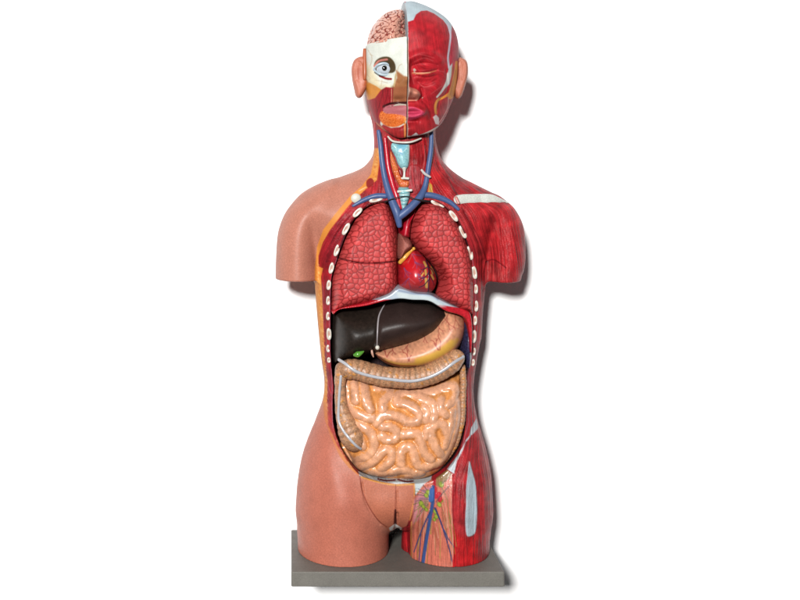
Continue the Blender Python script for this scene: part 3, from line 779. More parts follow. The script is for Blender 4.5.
def uvsphere(name, c, r, mat, parent, n=28, m=16, rot=None):
    th = np.linspace(0, 2 * math.pi, n, endpoint=False); ph = np.linspace(.02, math.pi - .02, m)
    T, Pp = np.meshgrid(th, ph, indexing='ij')
    V = np.stack([np.cos(T) * np.sin(Pp), np.cos(Pp), np.sin(T) * np.sin(Pp)], -1).reshape(-1, 3) * np.asarray(r, float)
    if rot is not None:
        a = math.radians(rot); V = np.stack([V[:, 0] * math.cos(a) + V[:, 2] * math.sin(a), V[:, 1], -V[:, 0] * math.sin(a) + V[:, 2] * math.cos(a)], 1)
    F = [(i * m + j, i * m + j + 1, ((i + 1) % n) * m + j + 1, ((i + 1) % n) * m + j) for i in range(n) for j in range(m - 1)]
    return mesh_obj(name, V + np.asarray(c, float), np.array(F)[:, ::-1], mat, parent)
tube('skin_strip', [P(364.6, 49.5, -10), P(364.6, 60, -12), P(364.8, 72, -14), P(364.6, 79, -14)], [1.7, 2.2, 2.2, 1.6], material('cut_skin_edge', (188, 96, 58), rough=.4), ROOT)
# eyeball
Mw = material('eye_white', (206, 216, 226), rough=.12, spec=.6, mottle=.03)
Mi = material('iris_grey', (150, 152, 146), rough=.2, mottle=.2); Mb = material('pupil_black', (16, 14, 14), rough=.08, spec=.7, mottle=0)
Mlid = material('eyelid_pale_blue', (188, 206, 216), rough=.35)
ey = HS(384.5, 69.5)
eyeY = ey - 1.0
c = P(384.8, 69, eyeY); EY = uvsphere('eyeball', c, (8.2, 6.8, 6.2), Mw, ROOT)
lens = uvsphere('iris', (c[0] - .6, c[1] - 5.6, c[2] + .2), (3.0, 1.6, 3.0), Mi, EY); uvsphere('pupil', (c[0] - .8, c[1] - 6.6, c[2] + .2), (2.3, 1.0, 2.3), Mb, EY)
tube('eyelid', [P(374.5, 68.5, eyeY - 2.5), P(378, 65, eyeY - 5.5), P(384, 63.3, eyeY - 6), P(390, 65, eyeY - 5), P(396, 68.5, eyeY - 1.5)], [.9, 1.2, 1.3, 1.2, .8], Mlid, EY)
tube('eyelid', [P(373.5, 69.5, eyeY - 2.5), P(379, 73.5, eyeY - 5.2), P(385, 75, eyeY - 5.4), P(391, 73.5, eyeY - 4.4), P(396.5, 69.5, eyeY - 1.5)], [.9, 1.2, 1.2, 1.1, .8], Mlid, EY)
tube('eye_muscle', [P(389, 63.5, eyeY - 5), P(392.5, 61.5, eyeY - 5), P(396, 66, eyeY - 1)], [1.0, 1.1, .9], Mb, EY)

# ================================================================= ORGANS
HO = HeightMap()
def lung_mat():
    m = material('lung_lobule_paint', rough=.48, spec=.22, mottle=.08, grain=.06, bump=0, hb=.0008)
    nt = m.node_tree; N = nt.nodes; L = nt.links; b = N['Principled BSDF']
    tc = [n for n in N if n.type == 'TEX_COORD'][0]
    nz = N.new('ShaderNodeTexNoise'); nz.inputs['Scale'].default_value = 70; L.new(tc.outputs['Object'], nz.inputs['Vector'])
    mx = N.new('ShaderNodeMixRGB'); mx.blend_type = 'ADD'; mx.inputs['Fac'].default_value = .006
    sx = N.new('ShaderNodeSeparateXYZ'); L.new(tc.outputs['Object'], sx.inputs[0])
    def madd(a, k, b_):
        q = N.new('ShaderNodeMath'); q.operation = 'MULTIPLY_ADD'; L.new(a, q.inputs[0]); q.inputs[1].default_value = k; L.new(b_, q.inputs[2]); return q.outputs[0]
    cx = N.new('ShaderNodeCombineXYZ'); L.new(madd(sx.outputs[1], .28, sx.outputs[0]), cx.inputs[0]); L.new(madd(sx.outputs[1], .2, sx.outputs[2]), cx.inputs[1])
    L.new(cx.outputs[0], mx.inputs['Color1']); L.new(nz.outputs['Color'], mx.inputs['Color2'])
    v = N.new('ShaderNodeTexVoronoi'); v.feature = 'DISTANCE_TO_EDGE'; v.voronoi_dimensions = '2D'; v.inputs['Randomness'].default_value = .72; v.inputs['Scale'].default_value = 132; L.new(mx.outputs[0], v.inputs['Vector'])
    v2 = N.new('ShaderNodeTexVoronoi'); v2.feature = 'F1'; v2.voronoi_dimensions = '2D'; v2.inputs['Randomness'].default_value = .72; v2.inputs['Scale'].default_value = 132; L.new(mx.outputs[0], v2.inputs['Vector'])
    r = N.new('ShaderNodeMapRange'); r.inputs['From Min'].default_value = .02; r.inputs['From Max'].default_value = .17; L.new(v.outputs['Distance'], r.inputs['Value'])
    old = b.inputs['Base Color'].links[0].from_socket
    hs = N.new('ShaderNodeHueSaturation'); hs.inputs['Value'].default_value = .46; hs.inputs['Saturation'].default_value = 1.05; L.new(old, hs.inputs['Color'])
    sep = N.new('ShaderNodeSeparateColor'); L.new(v2.outputs['Color'], sep.inputs['Color'])
    cr = N.new('ShaderNodeMapRange'); cr.inputs['To Min'].default_value = .9; cr.inputs['To Max'].default_value = 1.12; L.new(sep.outputs[0], cr.inputs['Value'])
    vm = N.new('ShaderNodeVectorMath'); vm.operation = 'SCALE'; L.new(old, vm.inputs[0]); L.new(cr.outputs[0], vm.inputs['Scale'])
    mm = N.new('ShaderNodeMixRGB'); L.new(r.outputs[0], mm.inputs['Fac']); L.new(hs.outputs[0], mm.inputs['Color1']); L.new(vm.outputs[0], mm.inputs['Color2'])
    L.new(mm.outputs[0], b.inputs['Base Color'])
    r2 = N.new('ShaderNodeMapRange'); r2.interpolation_type = 'SMOOTHSTEP'; r2.inputs['From Max'].default_value = .42; L.new(v.outputs['Distance'], r2.inputs['Value'])
    bp = N.new('ShaderNodeBump'); bp.inputs['Strength'].default_value = .42; bp.inputs['Distance'].default_value = .0011; L.new(r2.outputs[0], bp.inputs['Height'])
    if b.inputs['Normal'].links: L.new(b.inputs['Normal'].links[0].from_socket, bp.inputs['Normal'])
    L.new(bp.outputs[0], b.inputs['Normal'])
    return m
M['lung'] = lung_mat()
def simple(name, pts, bounds_Y, R, b, cy, mat, canvas, st=.7, Yo=None, disp=None, mod=None, crn=4, parent=None, Ysil=-20, soft=3, hm=True):
    Ysil = cy if Yo is None else Yo
    p = crom(pts, 4) if crn else np.array(pts)
    x0, y0 = p.min(0) - 6; x1, y1 = p.max(0) + 6
    a = P(x0, y1, Ysil); c_ = P(x1, y0, Ysil)
    g = Grid(a[0], c_[0], bounds_Y[0], bounds_Y[1], a[2], c_[2], st)
    d = g.sd(pts, soft, Ysil, crn)
    PX_, PY_ = g.px(cy - b * .85)
    D = disp(PX_, PY_) if disp else None
    f = inflate(g, d, R, b, cy, D)
    if mod: f = mod(g, f, d, PX_, PY_)
    o, V = organ(name, g, f, mat, parent or ROOT, canvas)
    if hm: HO.add(V)
    return o, V

def rdg(X_, Y_, pts, w, h): return h * np.exp(-(seg_dist(X_, Y_, crom(pts, 4, False) if len(pts) > 2 else pts) / w) ** 2)
LL = [(385, 200.5), (371, 203), (357, 213), (345.5, 232), (336.5, 257), (332, 277), (331, 296), (331.5, 309.5), (343, 307.5), (358, 303.8), (376, 299.5), (390, 294), (396.5, 286), (397, 270), (397.5, 250), (397, 232), (393.5, 217)]
LR = [(430, 200.5), (418, 204), (410.5, 218), (408.5, 237), (415, 248), (424.5, 257), (434, 268), (438.5, 280), (435, 293), (440, 300), (452, 306.5), (464, 311), (471, 314), (472, 300), (472, 280), (469.5, 256), (462, 234), (453, 216.5), (442, 204)]
c = Canvas(322, 194, 405, 325, (210, 74, 74)); c.a *= (1 + .04 * fnoise(c.a.shape[:2], 40, 160, 2))[..., None]
c.line([(334, 256), (345, 260), (362, 263), (380, 263), (398, 261)], (92, 18, 26), .9, .8, a=.85, h=-1.5)
simple('lung', LL, (-60, 22), 12., 36., -14, M['lung'], c, disp=lambda X_, Y_: rdg(X_, Y_, [(334, 256), (345, 260), (362, 263), (380, 263), (398, 261)], 1.2, -1.0))[0]['label'] = 'red lobed lung with a fissure line, next to the skin side'
c = Canvas(402, 194, 480, 330, (208, 70, 71)); c.a *= (1 + .04 * fnoise(c.a.shape[:2], 40, 160, 6))[..., None]
simple('lung', LR, (-60, 22), 12., 36., -14, M['lung'], c)[0]['label'] = 'red lobed lung with a notch round the heart'

# heart
HT = [(397.5, 262), (404, 254), (411, 247.5), (417, 250), (425, 258), (432.5, 268), (436, 279), (433, 289), (426, 293.5), (414, 293), (402, 290), (397.5, 282)]
c = Canvas(385, 235, 445, 302, (198, 40, 52)); S = c.a.shape[:2]; c.a *= (1 + .05 * fnoise(S, 12, 60, 4))[..., None]
c.fill([(399, 266), (410, 256), (418, 258), (416, 270), (404, 272)], (212, 24, 34), 4, a=.8); c.fill([(400, 278), (434, 280), (430, 294), (402, 292)], (186, 48, 50), 6, a=.7)
R_ = random.Random(12)
for bx, by, s in ((412, 254, 0), (415, 262, 1), (404, 268, 2), (409, 278, 3), (418, 274, 4)):
    for k in range(4):
        a = R_.uniform(.2, 2.4) if s != 2 else R_.uniform(.6, 1.6); l = R_.uniform(6, 12)
        c.line([(bx, by), (bx + math.cos(a) * l * .5 + R_.uniform(-1, 1), by + math.sin(a) * l * .5), (bx + math.cos(a) * l, by + math.sin(a) * l)], R_.choice([(120, 66, 120), (132, 84, 140), (214, 100, 110)]), .8, .8, a=.65)
for p, w_ in (([(424, 262), (426.5, 267)], 2.2), ([(431.5, 267), (433, 273)], 2.6), ([(425.5, 270), (426, 275)], 2.2), ([(431.5, 275), (433.5, 279)], 2.0), ([(426, 279), (426.5, 287)], 2.6), ([(421.5, 276), (423.5, 273)], 1.4)):
    c.line(p, (234, 186, 96), w_, 1.0, 0)
for p, w_ in (([(426, 260), (428.5, 268), (429, 278), (428, 293)], 1.4), ([(428.5, 266), (424, 269), (420, 269.5)], .9), ([(429, 272), (425, 277), (419, 279)], 1.0), ([(428.8, 279), (424, 285), (419, 287)], .9), ([(428.6, 267), (432, 270), (434, 276)], .9),
              ([(429, 275), (432, 280), (434, 285)], .9), ([(424, 269), (421, 274)], .6), ([(423, 279), (420, 283)], .6)):
    c.line(p, (54, 52, 82), w_, .8, w1=w_ * .5, h=.8)
ht, _ = simple('heart', HT, (-64, 10), 15., 32., -20, M['gloss'], c, st=.5, disp=lambda X_, Y_: 5 * np.exp(-((X_ - 416) / 14) ** 2 - ((Y_ - 277) / 12) ** 2) + rdg(X_, Y_, [(427, 262), (429, 280), (428, 292)], 1.3, .9), Ysil=-30)
c = Canvas(388, 228, 418, 268, (176, 104, 92)); c.a *= (1 + .05 * fnoise(c.a.shape[:2], 3, 14, 4))[..., None]
simple('heart_auricle', [(398, 234), (404, 236), (409, 239), (411.5, 246), (405, 252), (398.5, 259), (396, 252)], (-62, 5), 6., 30., -22, M['dull'], c, st=.5, parent=ht, Ysil=-42, soft=1)
Mfat = material('fat_yellow_paint', (236, 172, 72), rough=.35, mottle=.2, bump=.5)
yh = lambda x, y: HO(x, y)
tube('fat_strip', [P(400, 262.5, yh(401, 264) - .6), P(405, 257, yh(406, 259) - .6), P(411, 250.5, yh(411, 252) - .8), P(414, 248.5, yh(414, 251) - 1)], [2.0, 2.2, 1.8, 1.6], Mfat, ht)
# aorta
c = Canvas(390, 200, 425, 245, (198, 24, 46)); c.line([(410, 214), (407, 224), (405, 236)], (226, 150, 150), 1.0, 1, a=.8)
simple('aorta', [(399, 224), (404, 219), (409, 214), (416, 206), (414, 214), (411, 222), (409.5, 232), (408, 238), (399, 236)], (-52, 5), 6., 26., -16, M['gloss'], c, st=.5, Ysil=-36, soft=1)

# diaphragm: arched sheet with a pale central tendon
DI = [(332, 311.5), (345, 306.5), (360, 303), (374, 298.5), (388, 293), (396, 287), (403, 287), (416, 291), (430, 292.5), (442, 299), (456, 306), (466, 309.5), (472, 314), (474, 330), (473, 353), (470.5, 353), (469, 335), (466.5, 322), (460, 316.5), (446, 312.5), (437, 307), (427, 302), (412, 301.2), (400, 300), (390, 301.3), (380, 303.5), (367, 307), (352, 309.3), (340, 311), (334, 316)]
c = Canvas(322, 280, 482, 360, (198, 32, 46)); S = c.a.shape[:2]
c.a *= (1 + .05 * fnoise(S, 6, 40, 3))[..., None]
c.fill([(370, 299.5), (386, 292), (396, 284), (410, 284), (430, 288), (446, 299), (459, 307.8), (440, 305), (436, 305.5), (438, 312), (390, 312), (391, 299.5), (376, 300)], (196, 210, 222), 1.2)
c.fill([(396, 292), (416, 295), (430, 297), (440, 303), (446, 307), (436, 308), (400, 300)], (216, 228, 226), 3, a=.7)
c.line([(397, 290), (414, 293.5), (430, 294.5), (438, 299)], (110, 126, 156), 2.0, 2, a=.6)
simple('diaphragm', DI, (-60, 20), 3., 44., -10, M['gloss'], c, st=.55, Yo=-46, Ysil=-45, soft=0,
       mod=lambda g, f, d, X_, Y_: smax(f, (-(53 + 0 * X_) + 9 * smooth01(np.abs(X_ - 405), 20, 66))[:, None, :] - g.Y3, 3))

# liver
LI = [(332.5, 318), (335, 310), (352, 308.5), (367, 306.5), (380, 303), (390, 300.8), (400, 299.4), (412, 301), (427, 301.5), (437, 306.5), (446, 312), (441, 321), (434, 330), (425, 335.5), (415, 340), (402, 344), (390, 347),
      (378, 350), (366, 353.5), (352, 357), (340, 358.5), (333.5, 361), (332, 340)]
c = Canvas(322, 290, 456, 372, (42, 34, 29)); S = c.a.shape[:2]; c.a *= (1 + .07 * fnoise(S, 8, 40, 3))[..., None]
c.fill([(378, 305), (400, 300), (445, 312), (415, 340), (378, 349)], (60, 44, 42), 5, a=.7)
lv, _ = simple('liver', LI, (-66, 20), 26., 46., -12, M['liver'] if 'liver' in M else material('liver_dark_varnish', rough=.42, spec=.2, mottle=.2, grain=.08, bump=.2, hb=.0005), c, st=.7,
       disp=lambda X_, Y_: rdg(X_, Y_, [(387, 300), (379.5, 315), (377.5, 330), (377, 350)], 2.2, -2.4) + 3.0 * np.exp(-((X_ - 405) / 26) ** 2 - ((Y_ - 322) / 14) ** 2) + 1.5 * np.exp(-((X_ - 352) / 16) ** 2 - ((Y_ - 335) / 18) ** 2), Ysil=-40)
def on(H, pts, off=0.0): return [P(x, y, H(x, y) - off) for x, y in pts]
Mlig = material('ligament_grey_white', (176, 168, 170), rough=.35)
tube('ligament', on(HO, [(385.5, 303.5), (382, 309), (379, 316), (377.8, 325), (377.3, 336), (377, 346)], .2), [.5, .7, .8, .8, .7, .8], Mlig, lv)
uvsphere('ligament_end', P(377.4, 347.5, HO(377, 346) - .5), (2.1, 2, 2.3), M['white'], lv, 16, 10)
# gallbladder
Mg = material('gallbladder_green', (92, 160, 58), rough=.25, mottle=.15, bump=.2)
gy_ = HO(357, 353)
tube('gallbladder', [P(354.5, 355, gy_ - 2), P(357.5, 354.4, gy_ - 3), P(361, 352.9, gy_ - 3), P(363.6, 351.4, gy_ - 2)], [1.6, 2.9, 1.9, .7], Mg, ROOT)

# stomach
ST = [(373, 351), (380, 347), (395, 342), (415, 334), (432, 320), (444, 308), (456, 311), (463, 319), (463, 332), (458, 345), (449, 355.5), (436, 362.5), (420, 366.5), (404, 367.5), (392, 365.5), (381, 360)]
c = Canvas(362, 298, 474, 376, (226, 158, 122)); S = c.a.shape[:2]; c.a *= (1 + .04 * fnoise(S, 10, 60, 3))[..., None]
c.line([(383, 361), (400, 365), (418, 363.5), (436, 357), (450, 348.5), (457, 340)], (228, 174, 76), 4, 3.5, a=.85)
c.line([(418, 361), (436, 354.5), (452, 343)], (232, 182, 72), 6.5, 4, a=.85)
c.line([(376, 355), (386, 361.5), (398, 365.2), (416, 366)], (156, 50, 44), .8, .8, a=.8); c.line([(376, 357), (388, 363.6), (400, 366.6)], (216, 120, 90), .8)
R_ = random.Random(5)
def branch(cn, x, y, a, l, w, depth, colr, al=.75):
    x1, y1 = x + math.cos(a) * l, y + math.sin(a) * l
    cn.line([(x, y), (x + math.cos(a) * l * .5 + R_.uniform(-.7, .7), y + math.sin(a) * l * .5 + R_.uniform(-.5, .5)), (x1, y1)], colr, w, .8, a=al)
    if depth:
        for s in (-1, 1):
            if R_.random() < .85: branch(cn, x1, y1, a + s * R_.uniform(.25, .6), l * R_.uniform(.55, .85), w * .8, depth - 1, colr, al)
for x, y, a, l in ((409, 361, -1.9, 6), (409, 361, -1.2, 6), (387, 357, -1.9, 5), (387, 357, -1.1, 5), (439, 350, -2.2, 8), (440, 350, -1.5, 8), (438, 350, -1.9, 6)): branch(c, x, y, a, l, .9, 2, (158, 62, 54))
for x, y, a, l in ((449, 311, 1.9, 7), (455, 312, 1.5, 8), (436, 322, 1.1, 7), (424, 333, 1.4, 5), (408, 341, 1.7, 5), (392, 347, 1.3, 4), (444, 318, .9, 8)): branch(c, x, y, a, l, .8, 2, (160, 70, 62), .6)
simple('stomach', ST, (-60, 20), 20., 40., -12, M['stomach'], c, st=.65, Ysil=-30,
       disp=lambda X_, Y_: 0 * X_)
tube('pylorus', [P(371.6, 348.5, -42), P(372.2, 353, -43), P(373.4, 356.8, -42)], [.8, 1.2, .7], material('pylorus_pale', (206, 160, 140), rough=.3), ROOT)
# spleen
c = Canvas(450, 305, 480, 376, (50, 48, 78)); c.a *= (1 + .15 * fnoise(c.a.shape[:2], 5, 20, 3))[..., None]
simple('spleen', [(459, 318), (465, 318), (469.5, 326), (470.5, 342), (470, 358), (466, 368), (460, 362), (456, 345), (457, 330)], (-46, 20), 9., 36., -2, M['gloss'], c, st=.6, Ysil=-20, soft=1)

# small intestine
TUB = [[(345, 376), (344, 390), (346, 404), (353, 412.5), (364, 417), (373, 418.5)],
       [(350, 424), (361, 426), (369.5, 431.5), (374, 440), (373, 450), (366, 457), (357, 461), (354, 466)],
       [(361, 469), (372, 463), (380, 454), (386.5, 449.5), (392, 453), (389.5, 462), (381, 471)],
       [(401, 465), (400.5, 455), (404, 448), (411, 448), (414.5, 455), (416.5, 463.5), (423, 468), (432, 466.5), (441, 465)],
       [(404, 434.5), (417, 434), (421, 442), (424, 452), (431, 460)],
       [(443, 457), (435.5, 447), (431, 436), (432, 427.5), (438, 423.5), (444, 425.5), (446.5, 432)],
       [(454, 412), (453, 424), (449, 436), (446.5, 447)],
       [(397, 401), (398, 395), (405, 392), (414, 394), (424, 398.5), (433, 404), (435, 413), (433, 421)],
       [(398, 402.5), (407, 404), (415.5, 409), (419.5, 415), (417, 421), (408, 422), (400, 417.5), (391, 415), (382, 416.5), (377, 423)],
       [(382.5, 427), (390, 427), (396.5, 432), (394.5, 438.5), (387, 440), (382, 436)],
       [(420, 391), (432, 391.5), (443, 387), (453, 386), (457.5, 392), (454, 401), (449, 405)],
       [(441, 400), (440.5, 409), (446, 415)],
       [(377, 387), (388, 387), (390, 395), (384, 400), (383, 410)],
       [(364, 384), (366, 399), (370, 410)], [(354.5, 383), (355, 401)],
       [(427, 390), (424, 384), (412, 384)], [(345, 455), (352, 462)], [(428, 429), (426, 436)], [(426, 420), (427, 412), (425, 407)], [(392, 473), (402, 470), (412, 474)], [(398, 386), (412, 387)], [(459, 404), (460, 420), (456, 440), (449, 455), (438, 466)],
       [(372, 474), (384, 475)], [(404, 425), (396, 448), (393, 444)][:0] or [(360, 440), (362, 447)], [(407, 462), (408, 455)][:0] or [(421, 474), (408, 478)]]
SI = [(341, 372), (370, 378), (400, 384), (430, 382), (458, 372), (463, 385), (464, 405), (463, 425), (458, 444), (449.5, 461), (439, 472.5), (424, 480), (405, 482), (388, 481), (369, 477), (355, 469), (350, 458), (342, 440), (339, 410)]
def small_intestine():
    Ys = -24
    p = crom(SI, 4); a = P(p[:, 0].min() - 5, p[:, 1].max() + 6, Ys); b_ = P(p[:, 0].max() + 5, p[:, 1].min() - 5, Ys)
    g = Grid(a[0], b_[0], -66, 20, a[2], b_[2], .6)
    d = g.sd(SI, 4, Ys); PX_, PY_ = g.px(-50)
    bb, cy, R = 37., -12., 26.
    f = inflate(g, d, R, bb, cy)
    u = np.clip(1 - d / R, 0, .97); Ym = cy - bb * np.sqrt(1 - u * u) + 1.5
    D2 = np.full(PX_.shape, 1e9, np.float32)
    for t in TUB: D2 = np.minimum(D2, seg_dist(PX_, PY_, crom(t, 5, False) if len(t) > 2 else t))
    bump = fnoise(PX_.shape, 14, 40, 5) * .22
    ft = np.sqrt((D2[:, None, :] * .98) ** 2 + (g.Y3 - Ym[:, None, :]) ** 2) - (6.0 + bump)[:, None, :]
    ft = smax(ft, (g.Y3 - 5) + 0 * ft, 2)
    f = smin(f, ft, 1.7)
    c = Canvas(330, 362, 474, 490, (236, 158, 90)); D = np.full(c.a.shape[:2], 1e9, np.float32)
    for t in TUB: D = np.minimum(D, seg_dist(c.PX, c.PY, crom(t, 5, False) if len(t) > 2 else t))
    D = D + .6 * fnoise(D.shape, 5, 20, 2)
    w = (1 - smooth01(D, 3.0, 6.0))[..., None]
    c.a = c.a * (1 - w) + np.array((237, 176, 140)) * w
    c.a *= (1 + .035 * fnoise(D.shape, 3, 12, 3) + .03 * fnoise(D.shape, 15, 60, 8))[..., None]
    warm = smooth01(c.PY, 375, 470)[..., None]; c.a *= 1 + warm * np.array([.0, -.015, -.05])
    o, V = organ('small_intestine', g, f, M['gut'], ROOT, c); HO.add(V); return o
small_intestine()

# colon: pouched tubes with a pale muscle band
def colon(name, pts, rad, Yc, period, amp, bounds, label, band=None, bandw=1.6, cexp=1):
    q = crom(np.array([(a, b_, r) for (a, b_), r in zip(pts, rad)]), 6, False)
    x0, y0 = q[:, :2].min(0) - q[:, 2].max() - 5; x1, y1 = q[:, :2].max(0) + q[:, 2].max() + 5
    a = P(x0, y1, Yc); b_ = P(x1, y0, Yc)
    g = Grid(a[0], b_[0], bounds[0], bounds[1], a[2], b_[2], .6)
    PX_, PY_ = g.px(Yc - 8)
    seg = np.array([math.dist(q[i, :2], q[i + 1, :2]) for i in range(len(q) - 1)]); cum = np.concatenate([[0], np.cumsum(seg)])
    D, T = seg_dist(PX_, PY_, q, False, True)
    R = np.interp(T, cum, q[:, 2])
    jit = np.interp(T, np.linspace(0, cum[-1], 40), np.cumsum(np.random.RandomState(3).uniform(-.9, .9, 40)) * .6)
    fold = 1 - np.abs(np.sin(math.pi * T / period + jit)) ** .55
    lump = fnoise(PX_.shape, 16, 40, 15) * .14
    R = R * (1 - amp * fold) + lump
    f = np.sqrt(D[:, None, :] ** 2 + (g.Y3 - Yc) ** 2) - R[:, None, :]
    c = Canvas(x0 - 4, y0 - 4, x1 + 4, y1 + 4, (192, 142, 106)); D_, T_ = seg_dist(c.PX, c.PY, q, False, True)
    j2 = np.interp(T_, np.linspace(0, cum[-1], 40), np.cumsum(np.random.RandomState(3).uniform(-.9, .9, 40)) * .6)
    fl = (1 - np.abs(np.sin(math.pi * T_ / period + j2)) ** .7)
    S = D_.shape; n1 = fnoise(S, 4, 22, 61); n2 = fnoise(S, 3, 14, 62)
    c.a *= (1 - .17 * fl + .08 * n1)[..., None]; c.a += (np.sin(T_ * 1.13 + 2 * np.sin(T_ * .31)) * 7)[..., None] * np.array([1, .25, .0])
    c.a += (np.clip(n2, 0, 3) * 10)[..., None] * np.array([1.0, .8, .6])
    rr = random.Random(len(name))
    for i in range(int(cum[-1] / 7)):
        k = rr.randrange(len(q)); x, y = q[k, 0] + rr.uniform(-.5, .5) * q[k, 2], q[k, 1] + rr.uniform(-.7, .7) * q[k, 2]
        c.line([(x, y), (x + rr.uniform(-2, 2), y + rr.uniform(-1.5, 1.5))], (224, 150, 66), 1.7, 1.2, 0, a=.8, h=.8)
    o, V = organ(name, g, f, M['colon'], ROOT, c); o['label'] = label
    H = HeightMap().add(V); HO.add(V)
    if band:
        tube('muscle_band', [P(x, y, H(x, y) - .45) for x, y in band], bandw, M['band'], o, flat=.55)
    return o
M['band'] = material('taenia_grey_white', (190, 190, 196), rough=.3, mottle=.08, bump=.2)
colon('transverse_colon', [(347, 371), (358, 371), (370, 374.5), (385, 378), (400, 379.5), (415, 379.5), (430, 376), (443, 370), (452.5, 363.5), (457, 359.5)],
      [10, 10.5, 10.5, 10.5, 10.5, 10.5, 10.5, 11, 10.8, 9], -43, 5.6, .045, (-60, -24), 'brown pouched large intestine crossing below the stomach',
      [(338.5, 359.5), (345, 363.5), (352, 369), (360, 373), (375, 377), (390, 379.3), (405, 381), (416, 380.6), (430, 377), (443, 370.5), (454, 362.5), (463.5, 356.5)], 1.5)
colon('ascending_colon', [(342, 370), (340.5, 385), (341, 402), (343.5, 415), (347.5, 426), (351.5, 435), (354.5, 441.5)], [7, 5.8, 6.2, 8, 10.8, 12.8, 12.6], -43, 8, .06, (-60, -18),
      'brown pouched intestine down the left edge of the belly', [(341, 376), (339.5, 392), (338.6, 408), (338.8, 420.5), (343, 430), (349, 438), (356, 445.5), (361, 449)], 1.25)
colon('descending_colon', [(463.5, 368), (464.5, 385), (464, 402), (463.5, 418), (461, 432), (456, 446), (449, 457), (440, 467), (431, 473.5)], [3.5, 3.4, 3.4, 3.4, 3.4, 3.6, 3.6, 3.4, 2.8], -33, 3.4, .16, (-44, -22),
      'narrow bumpy intestine down the right edge of the belly')

# ================================================================= RIBS, COLLARBONES
def rib(x, y, L, a, w=2.5):
    """oval cut end of a rib lying in the rim"""
    Y = HB(x, y); ct = np.array(P(x, y, Y)); a = math.radians(a)
    o = uvsphere('rib', (0, 0, 0), (1, 1, 1), M['white'], ROOT, 24, 10)
    n = 28; V = []; F = []
    t = np.linspace(0, 2 * math.pi, n, endpoint=False)
    sx = np.sign(np.cos(t)) * np.abs(np.cos(t)) ** .8; sy = np.sign(np.sin(t)) * np.abs(np.sin(t)) ** .8
    rings = [(.96, 1.5), (1.0, .3), (.97, -.55), (.85, -.95), (.6, -1.05), (.42, -.7), (.15, -.6)]
    for s, dep in rings:
        for k in range(n):
            u_, v_ = sx[k] * s * L / 2, sy[k] * s * w
            V.append(ct + np.array([u_ * math.cos(a) - v_ * math.sin(a), dep, u_ * math.sin(a) + v_ * math.cos(a)]))
    for r in range(len(rings) - 1):
        for k in range(n): F.append((r * n + k, r * n + (k + 1) % n, (r + 1) * n + (k + 1) % n, (r + 1) * n + k))
    V.append(ct + np.array([0, -.6, 0])); last = (len(rings) - 1) * n
    for k in range(0, n, 2): F.append((last + k, last + k + 1, last + (k + 2) % n, len(V) - 1))
    bpy.data.objects.remove(o)
    V = np.array(V); m = V - ct
    r = np.hypot((m[:, 0] * math.cos(a) + m[:, 2] * math.sin(a)) / (L / 2), (-m[:, 0] * math.sin(a) + m[:, 2] * math.cos(a)) / w)
    q = (1 - smooth01(r, .3, .65))[:, None]
    col = alb((232, 226, 212)) * (1 - q) + alb((206, 160, 142)) * q
    F = np.array(F)
    return mesh_obj('rib', V, F, M['gloss'], ROOT, col, np.zeros(len(V)))
for x, y, L, a, w in ((376, 199.5, 14, 14, 2.4), (357.5, 212.5, 12, 45, 2.6), (346, 229, 13, 62, 2.5), (337, 250, 13, 70, 2.4), (331.5, 268, 11.5, 76, 2.4), (328.8, 285, 10, 84, 2.2), (328.3, 300.5, 9, 86, 2.1), (328.3, 316, 8.5, 88, 2.1),
                      (329, 334, 12, 92, 2.4), (328.4, 348.5, 7.5, 90, 2.0), (329, 360, 5.5, 90, 1.8),
                      (437.5, 203.6, 15, -24, 2.4), (453.5, 216, 13, -52, 2.5), (462.8, 232, 13.5, -64, 2.5), (470, 253, 14, -76, 2.5), (474.3, 272.5, 13, -80, 2.5), (475.8, 289, 9.5, -88, 2.1), (476, 306, 11, -90, 2.3),
                      (475, 320.5, 9.5, -92, 2.1), (473.8, 336.5, 13, -94, 2.6), (473.8, 351.5, 8, -94, 1.9), (473, 362.5, 7, -94, 1.8)):
    rib(x, y, L, a, w)

# collarbones
cy_ = HB(356, 198)
uvsphere('collarbone_end', P(356, 198.3, cy_ - 1.2), (5.0, 2.4, 4.8), M['white'], ROOT, 24, 14)
cc = Canvas(445, 185, 520, 212, (224, 228, 220)); cc.a *= (1 + .05 * fnoise(cc.a.shape[:2], 2, 10, 3))[..., None]
def collarbone():
    pts = [(455, 195.6), (462, 194.2), (476, 194), (491, 194.2), (501, 197.8), (512, 203.2), (503, 204.3), (486, 204.6), (470, 205), (461, 205.4), (457, 206.5), (453, 203), (452.3, 199)]
    x0, x1 = 446, 516; Yc = [HB(x, y) for x, y in zip(np.linspace(454, 508, 9), (199, 199, 199, 199, 199, 199.5, 200.5, 202, 203))]
    a = P(x0, 214, -25); b_ = P(x1 + 6, 186, -25); g = Grid(a[0], b_[0], -52, 22, a[2], b_[2], .5)
    PX_, PY_ = g.px(-30); surf = np.interp(PX_, np.linspace(454, 508, 9), Yc)
    d = g.sd(pts, 0, -30, 3)
    u = np.maximum(1 - d / 4.5, 0)[:, None, :]; Yl = g.Y3 - (surf + 1)[:, None, :]
    f = (np.sqrt(u * u + (Yl / 3.4) ** 2) - 1) * 3.4
    o, V = organ('collarbone', g, f.astype(np.float32), M['gloss'], ROOT, cc); return o
cb = collarbone()
tube('bone_end', [P(456, 197.5, HB(456, 198) - 3.6), P(458.6, 203, HB(458, 203) - 3.6)], 1.5, material('marrow_pink', (204, 132, 122), rough=.4, mottle=.3), cb, ns=10, flat=.5)

